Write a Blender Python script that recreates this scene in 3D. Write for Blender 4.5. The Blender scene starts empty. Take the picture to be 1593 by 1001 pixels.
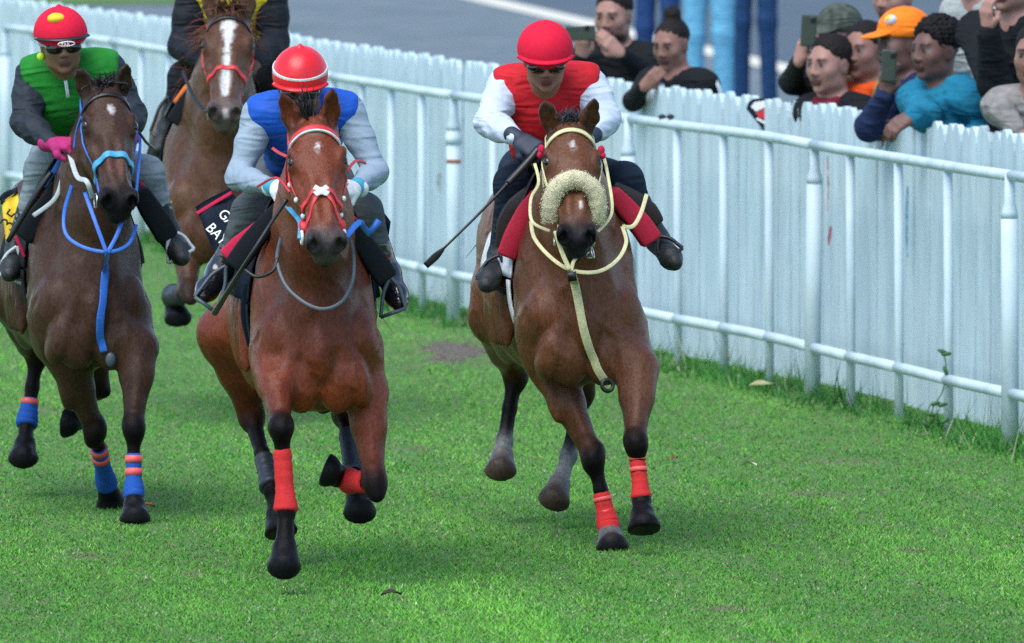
import bpy, math, random
import numpy as np
from mathutils import Vector, Matrix

random.seed(7)
RNG = np.random.default_rng(7)
SC = bpy.context.scene
COL = SC.collection

# ------------------------------------------------------------------ camera
FPX = 18000.0            # focal length in photograph pixels (photograph 1593 x 1001)
CW, CH = 1593.0, 1001.0
HCAM = 3.18              # camera height above the turf
YH = -440.0              # image row of the horizon in photograph pixels
PITCH = math.atan((CH / 2 - YH) / FPX)
cam_d = bpy.data.cameras.new('camera')
cam = bpy.data.objects.new('camera', cam_d)
COL.objects.link(cam)
cam.location = (0, 0, HCAM)
cam.rotation_euler = (math.pi / 2 - PITCH, 0, 0)
cam_d.sensor_width = 36.0
cam_d.sensor_fit = 'HORIZONTAL'
cam_d.lens = FPX / CW * 36.0
cam_d.clip_start = 0.5
cam_d.clip_end = 2000
cam_d.dof.use_dof = True
cam_d.dof.focus_distance = 43.6
cam_d.dof.aperture_fstop = 8.0
SC.camera = cam
SC.render.resolution_x = 1024
SC.render.resolution_y = 643

# ------------------------------------------------------------------ sky, sun, exposure
world = bpy.data.worlds.new('World')
SC.world = world
world.use_nodes = True
wn = world.node_tree
bg = wn.nodes['Background']
sky = wn.nodes.new('ShaderNodeTexSky')
sky.sky_type = 'NISHITA'
sky.sun_disc = False
SUN_EL, SUN_AZ = math.radians(60), math.radians(212)   # azimuth from +Y, clockwise
sky.sun_elevation = SUN_EL
sky.sun_rotation = SUN_AZ
sky.air_density = 1.0
sky.dust_density = 1.0
wn.links.new(sky.outputs[0], bg.inputs[0])
bg.inputs[1].default_value = 0.14
sun_d = bpy.data.lights.new('sun', 'SUN')
sun_d.energy = 1.7
sun_d.angle = math.radians(46)
sun_d.color = (1.0, 0.96, 0.90)
sun = bpy.data.objects.new('sun', sun_d)
COL.objects.link(sun)
sd = Vector((math.sin(SUN_AZ) * math.cos(SUN_EL), math.cos(SUN_AZ) * math.cos(SUN_EL), math.sin(SUN_EL)))
sun.rotation_euler = sd.to_track_quat('Z', 'Y').to_euler()
sun.location = (0, 20, 30)
SC.view_settings.view_transform = 'Standard'
SC.view_settings.look = 'None'
SC.view_settings.gamma = 1.0
SC.view_settings.exposure = 1.0
SC.view_settings.use_curve_mapping = False
SC.cycles.use_denoising = False
SC.cycles.max_bounces = 6
SC.cycles.diffuse_bounces = 3
SC.cycles.glossy_bounces = 3

# ------------------------------------------------------------------ helpers
CP, SP = math.cos(PITCH), math.sin(PITCH)


def pt(px, py, d):
    """World point seen at photograph pixel (px, py) at distance d along the view axis."""
    x = (px - CW / 2) / FPX * d
    v = -(py - CH / 2) / FPX * d
    return np.array([x, d * CP + v * SP, HCAM - d * SP + v * CP])


def gy(d):
    return HCAM * FPX / d + YH


def nrm(v):
    v = np.asarray(v, float)
    return v / (np.linalg.norm(v) + 1e-12)


def lerp(a, b, t):
    return np.asarray(a, float) * (1 - t) + np.asarray(b, float) * t


def hx(s):
    s = s.lstrip('#')
    o = []
    for i in (0, 2, 4):
        c = int(s[i:i + 2], 16) / 255
        o.append(c / 12.92 if c < .04045 else ((c + .055) / 1.055) ** 2.4)
    return tuple(o)


# ---- signed distance fields and surface nets
def vlen(x):
    return np.sqrt(np.einsum('...i,...i->...', x, x))


class Field:
    def __init__(self):
        self.pr = []       # (kind, params, k, op, colour)
        self.paint = []    # (kind, params, colour, softness, noise)
        self.base = (.5, .5, .5)

    def rc(self, a, b, ra, rb, k=.02, c=None, op=0, ax=None, q=1.0):
        self.pr.append(('rc', (np.asarray(a, float), np.asarray(b, float), ra, rb, None if ax is None else nrm(ax), q), k, op, c))
        return self

    def chain(self, pts, rs, k=.02, c=None, ax=None, q=1.0):
        for i in range(len(pts) - 1):
            self.rc(pts[i], pts[i + 1], rs[i], rs[i + 1], k, c, 0, ax, q)
        return self

    def el(self, c0, r, R=None, k=.02, c=None, op=0):
        R = np.eye(3) if R is None else np.asarray(R, float)   # rows are axes
        self.pr.append(('el', (np.asarray(c0, float), np.asarray(r, float), R), k, op, c))
        return self

    def box(self, c0, h, R=None, rad=.01, k=.01, c=None, op=0):
        R = np.eye(3) if R is None else np.asarray(R, float)
        self.pr.append(('box', (np.asarray(c0, float), np.asarray(h, float), R, rad), k, op, c))
        return self

    def plane(self, p0, n, k=.005):
        """keep the side opposite to n"""
        self.pr.append(('pl', (np.asarray(p0, float), nrm(n)), k, 2, None))
        return self

    @staticmethod
    def d1(kind, p, P):
        if kind == 'rc':
            a, b, ra, rb, ax, q = p
            Q = P - a
            ab = b - a
            if ax is not None:
                Q = Q + ((1 / q - 1) * (Q @ ax))[..., None] * ax
                ab = ab + (1 / q - 1) * (ab @ ax) * ax
            L2 = ab @ ab + 1e-12
            t = np.clip(Q @ ab / L2, 0, 1)
            dd = vlen(Q - t[..., None] * ab) - (ra + t * (rb - ra))
            return dd * (min(q, 1.0) ** .5 if ax is not None else 1.0)
        if kind == 'el':
            c0, r, R = p
            Q = (P - c0) @ R.T
            k0 = vlen(Q / r)
            k1 = vlen(Q / (r * r)) + 1e-9
            return k0 * (k0 - 1) / k1
        if kind == 'box':
            c0, h, R, rad = p
            Q = np.abs((P - c0) @ R.T) - (h - rad)
            return vlen(np.maximum(Q, 0)) + np.minimum(Q.max(-1), 0) - rad
        if kind == 'pl':
            return (P - p[0]) @ p[1]

    @staticmethod
    def bbox(kind, p):
        if kind == 'rc':
            a, b, ra, rb, ax, q = p
            r = max(ra, rb) * max(1.0, q)
            return np.minimum(a, b) - r, np.maximum(a, b) + r
        if kind == 'el':
            e = np.abs(p[2].T) @ p[1]
            return p[0] - e, p[0] + e
        if kind == 'box':
            e = np.abs(p[2].T) @ p[1]
            return p[0] - e, p[0] + e
        return np.full(3, -1e9), np.full(3, 1e9)

    @staticmethod
    def comb(d, b, k, op):
        if op == 0:
            h = np.maximum(k - np.abs(d - b), 0) / k
            return np.minimum(d, b) - h * h * k * .25
        nb = -b if op == 1 else b
        h = np.maximum(k - np.abs(d - nb), 0) / k
        return np.maximum(d, nb) + h * h * k * .25

    def ev(self, P):
        P = np.asarray(P, float)
        d = np.full(P.shape[:-1], .5)
        for kind, p, k, op, c in self.pr:
            d = self.comb(d, self.d1(kind, p, P), k, op)
        return d

    def gev(self, P):
        """Distance read from the sampled grid (after mesh()); far away it is just 'some distance'."""
        D, lo, h = self.grid
        q = (np.asarray(P, float) - lo) / h
        mx = np.array(D.shape) - 1.001
        out = np.any((q < 0) | (q > mx), axis=-1)
        q = np.clip(q, 0, mx)
        i = q.astype(int)
        f = q - i
        r = 0
        for a in (0, 1):
            for b in (0, 1):
                for c in (0, 1):
                    w = (f[..., 0] if a else 1 - f[..., 0]) * (f[..., 1] if b else 1 - f[..., 1]) * (f[..., 2] if c else 1 - f[..., 2])
                    r = r + w * D[i[..., 0] + a, i[..., 1] + b, i[..., 2] + c]
        return np.where(out, .045, r)

    def grad(self, P, e=.003):
        ev = self.gev if getattr(self, 'grid', None) is not None else self.ev
        e = .008
        g = np.zeros_like(P)
        for i in range(3):
            o = np.zeros(3)
            o[i] = e
            g[..., i] = ev(P + o) - ev(P - o)
        return g / (np.linalg.norm(g, axis=-1, keepdims=True) + 1e-9)

    def grad_exact(self, P, e=.003):
        g = np.zeros_like(P)
        for i in range(3):
            o = np.zeros(3)
            o[i] = e
            g[..., i] = self.ev(P + o) - self.ev(P - o)
        return g / (np.linalg.norm(g, axis=-1, keepdims=True) + 1e-9)

    def snap(self, P, off=0.0, it=8):
        P = np.array(P, float)
        for _ in range(it):
            g = self.grad(P)
            P = P - g * np.clip((self.gev(P) if getattr(self, 'grid', None) is not None else self.ev(P)) - off, -.05, .05)[..., None]
        return P, self.grad(P)

    def mesh(self, h, smooth=1, inflate=0.0, disp=None):
        lo = np.full(3, 1e9)
        hi = -lo
        for kind, p, k, op, c in self.pr:
            if op == 0:
                a, b = self.bbox(kind, p)
                lo = np.minimum(lo, a)
                hi = np.maximum(hi, b)
        pad = 3 * h + .012 + inflate
        lo -= pad
        hi += pad
        n = np.ceil((hi - lo) / h).astype(int) + 1
        D = np.full(n, .08, np.float32)
        for kind, p, k, op, c in self.pr:
            a, b = self.bbox(kind, p)
            m = k + 3 * h + inflate
            i0 = np.clip(np.floor((a - m - lo) / h), 0, n - 1).astype(int)
            i1 = np.clip(np.ceil((b + m - lo) / h) + 1, 1, n).astype(int)
            if np.any(i1 <= i0):
                continue
            xs = [lo[j] + h * np.arange(i0[j], i1[j]) for j in range(3)]
            G = np.stack(np.meshgrid(*[x.astype(np.float32) for x in xs], indexing='ij'), -1)
            p = tuple(x.astype(np.float32) if isinstance(x, np.ndarray) else x for x in p)
            sl = tuple(slice(i0[j], i1[j]) for j in range(3))
            D[sl] = self.comb(D[sl], self.d1(kind, p, G).astype(np.float32), k, op)
        if inflate:
            D -= inflate
        self.grid = (np.minimum(D, .045), lo.copy(), h)
        V, F = surface_nets(D)
        V = V * h + lo
        if smooth:
            V = relax(V, F, smooth)
        if disp is not None:
            V = disp(V)
        return V, F

    def colours(self, V, tau=.006):
        num = np.zeros((len(V), 3))
        den = np.full(len(V), 1e-9)
        for kind, p, k, op, c in self.pr:
            if op == 2:
                continue
            cc = self.base if c is None else c
            if op == 1 and c is None:
                continue
            a, b = self.bbox(kind, p)
            m = np.all((V > a - .06) & (V < b + .06), 1)
            if not m.any():
                continue
            dd = self.d1(kind, p, V[m])
            if op == 1:
                dd = np.abs(dd) - .012
            w = np.exp(-np.clip(dd, -.03, .2) / tau)
            num[m] += w[:, None] * np.asarray(cc)
            den[m] += w
        C = np.where(den[:, None] > 1e-8, num / den[:, None], np.asarray(self.base))
        for kind, p, c, soft, noise in self.paint:
            dd = self.d1(kind, p, V)
            if noise:
                dd = dd + noise * wob(V, 60.0)
            a = np.clip(.5 - dd / soft, 0, 1)[:, None]
            C = C * (1 - a) + np.asarray(c) * a
        return C


def wob(V, f, s=0.0):
    x, y, z = V[..., 0] * f + s, V[..., 1] * f + 1.7 * s, V[..., 2] * f - s
    return (np.sin(x + 1.3 * np.sin(.7 * y)) * np.sin(y * 1.1 + .9 * np.sin(z)) + .6 * np.sin(1.9 * z + 1.1 * np.sin(1.3 * x)) + .4 * np.sin(2.7 * x - 2.1 * y + 1.9 * z)) / 2.0


def surface_nets(D):
    S = D < 0
    nx, ny, nz = D.shape
    cnt = np.zeros((nx - 1, ny - 1, nz - 1), np.int8)
    for i in (0, 1):
        for j in (0, 1):
            for k in (0, 1):
                cnt += S[i:nx - 1 + i, j:ny - 1 + j, k:nz - 1 + k]
    act = (cnt > 0) & (cnt < 8)
    I = np.argwhere(act)
    idx = np.full(act.shape, -1, np.int32)
    idx[act] = np.arange(len(I))
    acc = np.zeros((len(I), 3))
    num = np.zeros(len(I))
    cor = [(i, j, k) for i in (0, 1) for j in (0, 1) for k in (0, 1)]
    val = {c: D[I[:, 0] + c[0], I[:, 1] + c[1], I[:, 2] + c[2]] for c in cor}
    for c in cor:
        for ax in range(3):
            if c[ax] == 0:
                c2 = list(c)
                c2[ax] = 1
                a, b = val[c], val[tuple(c2)]
                m = (a < 0) != (b < 0)
                t = np.where(m, a / np.where(np.abs(a - b) < 1e-12, 1, a - b), 0)
                pos = np.tile(np.array(c, float), (len(I), 1))
                pos[:, ax] += t
                acc += pos * m[:, None]
                num += m
    V = I + acc / num[:, None]
    Fs = []
    for ax in range(3):
        a = [slice(None)] * 3
        b = [slice(None)] * 3
        a[ax] = slice(0, -1)
        b[ax] = slice(1, None)
        s0, s1 = S[tuple(a)], S[tuple(b)]
        E = np.argwhere(s0 != s1)
        o1, o2 = [x for x in range(3) if x != ax]
        ok = (E[:, o1] > 0) & (E[:, o2] > 0) & (E[:, o1] < D.shape[o1] - 1) & (E[:, o2] < D.shape[o2] - 1)
        E = E[ok]
        q = []
        for (da, db) in ((-1, -1), (0, -1), (0, 0), (-1, 0)):
            e = E.copy()
            e[:, o1] += da
            e[:, o2] += db
            q.append(idx[e[:, 0], e[:, 1], e[:, 2]])
        q = np.stack(q, 1)
        inside = s0[E[:, 0], E[:, 1], E[:, 2]]
        flip = inside if ax != 1 else ~inside
        q[~flip] = q[~flip][:, ::-1]
        Fs.append(q)
    return V, np.concatenate(Fs)


def relax(V, F, it):
    for _ in range(it):
        A = np.zeros_like(V)
        n = np.zeros(len(V))
        for i in range(4):
            j = (i + 1) % 4
            np.add.at(A, F[:, i], V[F[:, j]])
            np.add.at(n, F[:, i], 1)
            np.add.at(A, F[:, j], V[F[:, i]])
            np.add.at(n, F[:, j], 1)
        V = .5 * V + .5 * A / np.maximum(n, 1)[:, None]
    return V


# ---- objects
def mk_mesh(name, V, F, mat=None, cols=None, smooth=True):
    me = bpy.data.meshes.new(name)
    V = np.asarray(V, np.float32)
    if isinstance(F, np.ndarray) and F.ndim == 2:
        nf, k = F.shape
        me.vertices.add(len(V))
        me.vertices.foreach_set('co', V.ravel())
        me.loops.add(nf * k)
        me.loops.foreach_set('vertex_index', F.astype(np.int32).ravel())
        me.polygons.add(nf)
        me.polygons.foreach_set('loop_start', np.arange(0, nf * k, k, dtype=np.int32))
        me.update(calc_edges=True)
    else:
        me.from_pydata([tuple(v) for v in V], [], [tuple(int(i) for i in f) for f in F])
        me.update()
    if smooth:
        me.polygons.foreach_set('use_smooth', np.ones(len(me.polygons), bool))
    if cols is not None:
        at = me.color_attributes.new('Col', 'FLOAT_COLOR', 'POINT')
        c = np.ones((len(V), 4), np.float32)
        c[:, :3] = cols
        at.data.foreach_set('color', c.ravel())
    if mat is not None:
        me.materials.append(mat)
    return me


def root(name, loc, label, cat, group=None):
    o = bpy.data.objects.new(name, None)
    o.empty_display_size = .2
    COL.objects.link(o)
    o.location = tuple(float(v) for v in loc)
    tag(o, label, cat, group)
    return o


def tag(o, label=None, cat=None, group=None, kind=None):
    if label:
        o['label'] = label
    if cat:
        o['category'] = cat
    if group:
        o['group'] = group
    if kind:
        o['kind'] = kind
    return o


def wloc(o):
    v = np.zeros(3)
    while o is not None:
        v += np.array(o.location)
        o = o.parent
    return v


def put(name, V, F, mat, parent=None, cols=None, smooth=True, label=None, org=None):
    """One mesh object; V in world coordinates. Roots are never rotated, so parenting is an offset."""
    V = np.asarray(V, float)
    if parent is not None:
        base = wloc(parent)
        o_loc = np.zeros(3)
    else:
        base = np.array(V.mean(0) if org is None else org, float)
        o_loc = base
    me = mk_mesh(name, V - base, F, mat, cols, smooth)
    o = bpy.data.objects.new(name, me)
    COL.objects.link(o)
    if parent is not None:
        o.parent = parent
    else:
        o.location = o_loc
    if label:
        o['label'] = label
    return o


def fput(name, fld, h, mat, parent=None, smooth=1, inflate=0.0, disp=None, label=None, tau=.006):
    V, F = fld.mesh(h, smooth, inflate, disp)
    return put(name, V, F, mat, parent, fld.colours(V, tau) if any(n.type == 'ATTRIBUTE' for n in mat.node_tree.nodes) else None, True, label)


def tube(pts, rs, n=10, cap=True, closed=False, up=None, flat=None):
    """Swept tube; rs a radius or list; flat=(w, t, normals) gives a ribbon with an elliptic section."""
    P = np.asarray(pts, float)
    m = len(P)
    rs = np.full(m, rs) if np.isscalar(rs) else np.asarray(rs, float)
    T = np.zeros_like(P)
    T[1:-1] = P[2:] - P[:-2]
    T[0] = P[1] - P[0]
    T[-1] = P[-1] - P[-2]
    if closed:
        T[0] = T[-1] = P[1] - P[-2]
    T /= np.linalg.norm(T, axis=1, keepdims=True) + 1e-12
    V = []
    if flat is None:
        a = np.array([0, 0, 1.0]) if abs(T[0][2]) < .9 else np.array([1.0, 0, 0])
        u = nrm(np.cross(T[0], a))
        U = []
        for i in range(m):
            u = nrm(u - T[i] * (u @ T[i]))
            U.append(u)
        U = np.array(U)
        W = np.cross(T, U)
        for i in range(m):
            for j in range(n):
                an = 2 * math.pi * j / n
                V.append(P[i] + rs[i] * (math.cos(an) * U[i] + math.sin(an) * W[i]))
    else:
        w, t, N = flat
        w = np.full(m, w) if np.isscalar(w) else np.asarray(w)
        for i in range(m):
            nn = nrm(N[i] - T[i] * (N[i] @ T[i]))
            s = np.cross(T[i], nn)
            for j in range(n):
                an = 2 * math.pi * (j + .5) / n
                cx, sy = math.cos(an), math.sin(an)
                cx = math.copysign(abs(cx) ** .4, cx)
                sy = math.copysign(abs(sy) ** .4, sy)
                V.append(P[i] + .5 * w[i] * cx * s + .5 * t * sy * nn)
    F = []
    for i in range(m - 1):
        for j in range(n):
            k = (j + 1) % n
            F.append((i * n + j, i * n + k, (i + 1) * n + k, (i + 1) * n + j))
    if closed:
        pass
    elif cap:
        F.append(tuple(range(n - 1, -1, -1)))
        F.append(tuple((m - 1) * n + j for j in range(n)))
    return np.array(V), F


def cat_meshes(parts):
    Vs, Fs, o = [], [], 0
    for V, F in parts:
        Vs.append(V)
        Fs += [tuple(int(i) + o for i in f) for f in F]
        o += len(V)
    return np.concatenate(Vs), Fs


def spline(pts, n=8, closed=False):
    """Catmull-Rom through pts."""
    P = np.asarray(pts, float)
    m = len(P)
    out = []
    for i in range(m if closed else m - 1):
        g = (lambda j: P[j % m]) if closed else (lambda j: P[min(max(j, 0), m - 1)])
        p0, p1, p2, p3 = g(i - 1), g(i), g(i + 1), g(i + 2)
        for t in np.linspace(0, 1, n, endpoint=False):
            out.append(.5 * (2 * p1 + (p2 - p0) * t + (2 * p0 - 5 * p1 + 4 * p2 - p3) * t * t + (3 * p1 - p0 - 3 * p2 + p3) * t ** 3))
    out.append(P[0] if closed else P[-1])
    return np.array(out)


def boxm(c, h, R=None):
    c = np.asarray(c, float)
    R = np.eye(3) if R is None else np.asarray(R, float)
    V = [c + np.array([x * h[0], y * h[1], z * h[2]]) @ R for x in (-1, 1) for y in (-1, 1) for z in (-1, 1)]
    F = [(0, 1, 3, 2), (4, 6, 7, 5), (0, 4, 5, 1), (2, 3, 7, 6), (0, 2, 6, 4), (1, 5, 7, 3)]
    return np.array(V), F


def sphere(c, r, n=16, m=10, R=None):
    r = np.full(3, r) if np.isscalar(r) else np.asarray(r, float)
    R = np.eye(3) if R is None else np.asarray(R, float)
    V = [np.array([0, 0, r[2]])]
    for i in range(1, m):
        th = math.pi * i / m
        for j in range(n):
            ph = 2 * math.pi * j / n
            V.append(np.array([r[0] * math.sin(th) * math.cos(ph), r[1] * math.sin(th) * math.sin(ph), r[2] * math.cos(th)]))
    V.append(np.array([0, 0, -r[2]]))
    F = []
    for j in range(n):
        F.append((0, 1 + j, 1 + (j + 1) % n))
        F.append((len(V) - 1, 1 + (m - 2) * n + (j + 1) % n, 1 + (m - 2) * n + j))
    for i in range(m - 2):
        for j in range(n):
            a, b = 1 + i * n + j, 1 + i * n + (j + 1) % n
            F.append((a, a + n, b + n, b))
    return np.array(V) @ R + np.asarray(c, float), F


# ------------------------------------------------------------------ materials
MATS = {}


def mat(name, col=None, rough=.6, noise=.12, nscale=40.0, bump=.1, bscale=200.0, spec=.5, sheen=0.0, coat=0.0, metal=0.0, attr=False, stretch=(1, 1, 1), dark=None, dscale=3.0, fold=0.0, fscale=18.0, world=False):
    """Principled material with colour variation and bump from noise; attr takes the colour from 'Col'."""
    if name in MATS:
        return MATS[name]
    m = bpy.data.materials.new(name)
    m.use_nodes = True
    nt = m.node_tree
    b = nt.nodes['Principled BSDF']
    b.inputs['Roughness'].default_value = rough
    b.inputs['Specular IOR Level'].default_value = spec
    b.inputs['Metallic'].default_value = metal
    b.inputs['Sheen Weight'].default_value = sheen
    b.inputs['Coat Weight'].default_value = coat
    tc = nt.nodes.new('ShaderNodeTexCoord')
    mp = nt.nodes.new('ShaderNodeMapping')
    mp.inputs['Scale'].default_value = stretch
    if world:
        ge = nt.nodes.new('ShaderNodeNewGeometry')
        nt.links.new(ge.outputs['Position'], mp.inputs[0])
    else:
        nt.links.new(tc.outputs['Object'], mp.inputs[0])
    n1 = nt.nodes.new('ShaderNodeTexNoise')
    n1.inputs['Scale'].default_value = nscale
    n1.inputs['Detail'].default_value = 5
    nt.links.new(mp.outputs[0], n1.inputs[0])
    mr = nt.nodes.new('ShaderNodeMapRange')
    mr.inputs[1].default_value = .3
    mr.inputs[2].default_value = .7
    mr.inputs[3].default_value = 1 - noise
    mr.inputs[4].default_value = 1 + noise
    nt.links.new(n1.outputs[0], mr.inputs[0])
    mx = nt.nodes.new('ShaderNodeMix')
    mx.data_type = 'RGBA'
    mx.blend_type = 'MULTIPLY'
    mx.inputs[0].default_value = 1
    if attr:
        a = nt.nodes.new('ShaderNodeAttribute')
        a.attribute_name = 'Col'
        nt.links.new(a.outputs['Color'], mx.inputs[6])
    else:
        mx.inputs[6].default_value = (*col, 1)
    nt.links.new(mr.outputs[0], mx.inputs[7])
    out = mx.outputs[2]
    if dark is not None:
        n3 = nt.nodes.new('ShaderNodeTexNoise')
        n3.inputs['Scale'].default_value = dscale
        n3.inputs['Detail'].default_value = 6
        nt.links.new(mp.outputs[0], n3.inputs[0])
        r3 = nt.nodes.new('ShaderNodeMapRange')
        r3.inputs[1].default_value = .52
        r3.inputs[2].default_value = .72
        nt.links.new(n3.outputs[0], r3.inputs[0])
        m3 = nt.nodes.new('ShaderNodeMix')
        m3.data_type = 'RGBA'
        nt.links.new(r3.outputs[0], m3.inputs[0])
        nt.links.new(out, m3.inputs[6])
        m3.inputs[7].default_value = (*dark, 1)
        out = m3.outputs[2]
    nt.links.new(out, b.inputs['Base Color'])
    if bump:
        n2 = nt.nodes.new('ShaderNodeTexNoise')
        n2.inputs['Scale'].default_value = bscale
        n2.inputs['Detail'].default_value = 4
        nt.links.new(mp.outputs[0], n2.inputs[0])
        bp = nt.nodes.new('ShaderNodeBump')
        bp.inputs['Strength'].default_value = bump
        bp.inputs['Distance'].default_value = .01
        nt.links.new(n2.outputs[0], bp.inputs['Height'])
        nt.links.new(bp.outputs[0], b.inputs['Normal'])
        if fold:
            n4 = nt.nodes.new('ShaderNodeTexNoise')
            n4.noise_type = 'RIDGED_MULTIFRACTAL'
            n4.inputs['Scale'].default_value = fscale
            n4.inputs['Detail'].default_value = 1
            n4.inputs['Distortion'].default_value = 1.2
            m4 = nt.nodes.new('ShaderNodeMapping')
            m4.inputs['Rotation'].default_value = (.5, .3, .7)
            m4.inputs['Scale'].default_value = (.55, .55, 2.6)
            nt.links.new(tc.outputs['Object'], m4.inputs[0])
            nt.links.new(m4.outputs[0], n4.inputs[0])
            b4 = nt.nodes.new('ShaderNodeBump')
            b4.inputs['Strength'].default_value = fold
            b4.inputs['Distance'].default_value = .03
            nt.links.new(n4.outputs[0], b4.inputs['Height'])
            nt.links.new(b4.outputs[0], bp.inputs['Normal'])
    MATS[name] = m
    return m
# ------------------------------------------------------------------ the ground
FENCE_PX = [(-420, 84.5), (0, 74.7), (350, 67.7), (705, 61.0), (980, 57.5), (1228, 54.5), (1538, 50.7), (1760, 48.2), (2300, 42.5)]
FENCE = np.array([[(px - CW / 2) * d / FPX, d] for px, d in FENCE_PX])
FENCE[:, 1] *= 1.0


def resample(P, n=12):
    Q = spline(np.c_[P, np.zeros(len(P))], n)[:, :2]
    s = np.r_[0, np.cumsum(np.linalg.norm(np.diff(Q, axis=0), axis=1))]
    return Q, s


FQ, FS = resample(FENCE)


def along(s, off=0.0):
    """Point on the rail line at arc length s, moved off metres towards the public side, with its direction."""
    x = np.interp(s, FS, FQ[:, 0])
    y = np.interp(s, FS, FQ[:, 1])
    e = .3
    t = nrm([np.interp(s + e, FS, FQ[:, 0]) - np.interp(s - e, FS, FQ[:, 0]), np.interp(s + e, FS, FQ[:, 1]) - np.interp(s - e, FS, FQ[:, 1])])
    n = np.array([-t[1], t[0]])
    if n[0] < 0:
        n = -n
    return np.array([x, y]) + n * off, t


def s_at_px(px, off=0.0):
    ss = np.linspace(0, FS[-1], 500)
    q = np.array([along(s, off)[0] for s in ss])
    pxs = q[:, 0] / q[:, 1] * FPX + CW / 2
    return np.interp(px, pxs, ss)


def nodes_ground(name, cols, scales, rough=.9, bump=.3, bscale=60.0, spec=.2):
    m = bpy.data.materials.new(name)
    m.use_nodes = True
    nt = m.node_tree
    b = nt.nodes['Principled BSDF']
    b.inputs['Roughness'].default_value = rough
    b.inputs['Specular IOR Level'].default_value = spec
    tc = nt.nodes.new('ShaderNodeTexCoord')
    prev = None
    for i, c in enumerate(cols):
        if i == 0:
            rgb = nt.nodes.new('ShaderNodeRGB')
            rgb.outputs[0].default_value = (*c, 1)
            prev = rgb.outputs[0]
            continue
        n = nt.nodes.new('ShaderNodeTexNoise')
        n.inputs['Scale'].default_value = scales[i - 1]
        n.inputs['Detail'].default_value = 6
        nt.links.new(tc.outputs['Object'], n.inputs[0])
        r = nt.nodes.new('ShaderNodeMapRange')
        r.inputs[1].default_value = .42
        r.inputs[2].default_value = .62
        nt.links.new(n.outputs[0], r.inputs[0])
        mx = nt.nodes.new('ShaderNodeMix')
        mx.data_type = 'RGBA'
        nt.links.new(r.outputs[0], mx.inputs[0])
        nt.links.new(prev, mx.inputs[6])
        mx.inputs[7].default_value = (*c, 1)
        prev = mx.outputs[2]
    nt.links.new(prev, b.inputs['Base Color'])
    n = nt.nodes.new('ShaderNodeTexNoise')
    n.inputs['Scale'].default_value = bscale
    n.inputs['Detail'].default_value = 6
    nt.links.new(tc.outputs['Object'], n.inputs[0])
    bp = nt.nodes.new('ShaderNodeBump')
    bp.inputs['Strength'].default_value = bump
    bp.inputs['Distance'].default_value = .03
    nt.links.new(n.outputs[0], bp.inputs['Height'])
    nt.links.new(bp.outputs[0], b.inputs['Normal'])
    return m


m_soil = nodes_ground('turf_soil', [(.040, .175, .026), (.060, .21, .035), (.13, .14, .07)], [1.2, 14.0])
m_asph = nodes_ground('asphalt', [(.115, .155, .175), (.09, .125, .145), (.145, .18, .20)], [.35, 1.6], rough=.85, bump=.15)
m_asph2 = nodes_ground('dark_asphalt', [(.07, .10, .125), (.08, .11, .135)], [.5], rough=.85, bump=.15)
m_line = mat('road_paint', (.62, .60, .50), .7, .15, 3.0, .05)

X0 = 900
ground = put('ground', [(-X0, -X0, 0), (X0, -X0, 0), (X0, X0, 0), (-X0, X0, 0)], [(0, 1, 2, 3)], m_soil, smooth=False, org=(0, 0, 0))
tag(ground, kind='structure')
# asphalt on the public side of the fence
q = [along(s, .62)[0] for s in np.linspace(0, FS[-1], 40)]
V = [(p[0], p[1], .004) for p in q]
V += [(60, q[-1][1], .004), (60, 420, .004), (q[0][0] - 55, 420, .004), (q[0][0] - 17, 150, .004)]
road = put('road', V, [tuple(range(len(V)))], m_asph, smooth=False, org=(0, 80, .004))
tag(road, kind='structure')


def gp(px, py, z=0.0):
    d = HCAM * FPX / (py - YH)
    return np.array([(px - CW / 2) * d / FPX, d, z])


# cream painted line and the darker roadway beyond it
a, b = gp(735, 2), gp(1225, 116)
dv = nrm(b - a)
nv = np.array([dv[1], -dv[0], 0])
if nv[0] < 0:
    nv = -nv
a2, b2 = a - dv * 60, b + dv * 45
tag(put('road_line', [a2 + (0, 0, .012), b2 + (0, 0, .012), b2 + nv * .36 + (0, 0, .012), a2 + nv * .36 + (0, 0, .012)], [(0, 1, 2, 3)], m_line, smooth=False), kind='structure')
tag(put('roadway', [a2 + nv * .37 + (0, 0, .008), b2 + nv * .37 + (0, 0, .008), b2 + nv * 40 + (0, 0, .008), a2 + nv * 70 + (0, 0, .008)], [(0, 1, 2, 3)], m_asph2, smooth=False), kind='structure')
vg = [gp(120, 9), gp(330, 7), gp(420, -6), gp(700, -60), gp(-300, -60), gp(-300, 9)]
verge = put('verge', [v + (0, 0, .016) for v in vg], [tuple(range(6))], m_soil, smooth=False)
tag(verge, kind='structure')

# ------------------------------------------------------------------ white painted rail in front
m_white = mat('white_paint', (.50, .62, .67), .6, .10, 6.0, .10, 60.0, spec=.3, dark=(.37, .50, .55), dscale=5.0, world=True, stretch=(1, 1, .5))
m_picket = mat('picket_paint', (.48, .61, .665), .7, .12, 9.0, .4, 45.0, spec=.25, dark=(.40, .54, .61), dscale=7.0, world=True, stretch=(1, 1, .22))
m_rust = mat('rust_stain', (.30, .12, .07), .8, .3, 30.0)
RAIL_T, RAIL_B = 1.185, .235
s705, s980, s1264, s1573 = [s_at_px(p) for p in (705, 981, 1264, 1573)]
p0, _ = along(s705)
rail = root('tubular_rail', (p0[0], p0[1], 0), 'white tubular steel running rail with round posts in front of the picket fence', 'rail')


def seg_tube(s0, s1, z, r, n=12, off=0.0, m=8):
    P = []
    for s in np.linspace(s0, s1, m):
        p, t = along(s, off)
        P.append((p[0], p[1], z + .003 * math.sin(s * 1.1) + .002 * math.sin(s * 2.3 + 1)))
    return tube(P, r, n)


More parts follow.
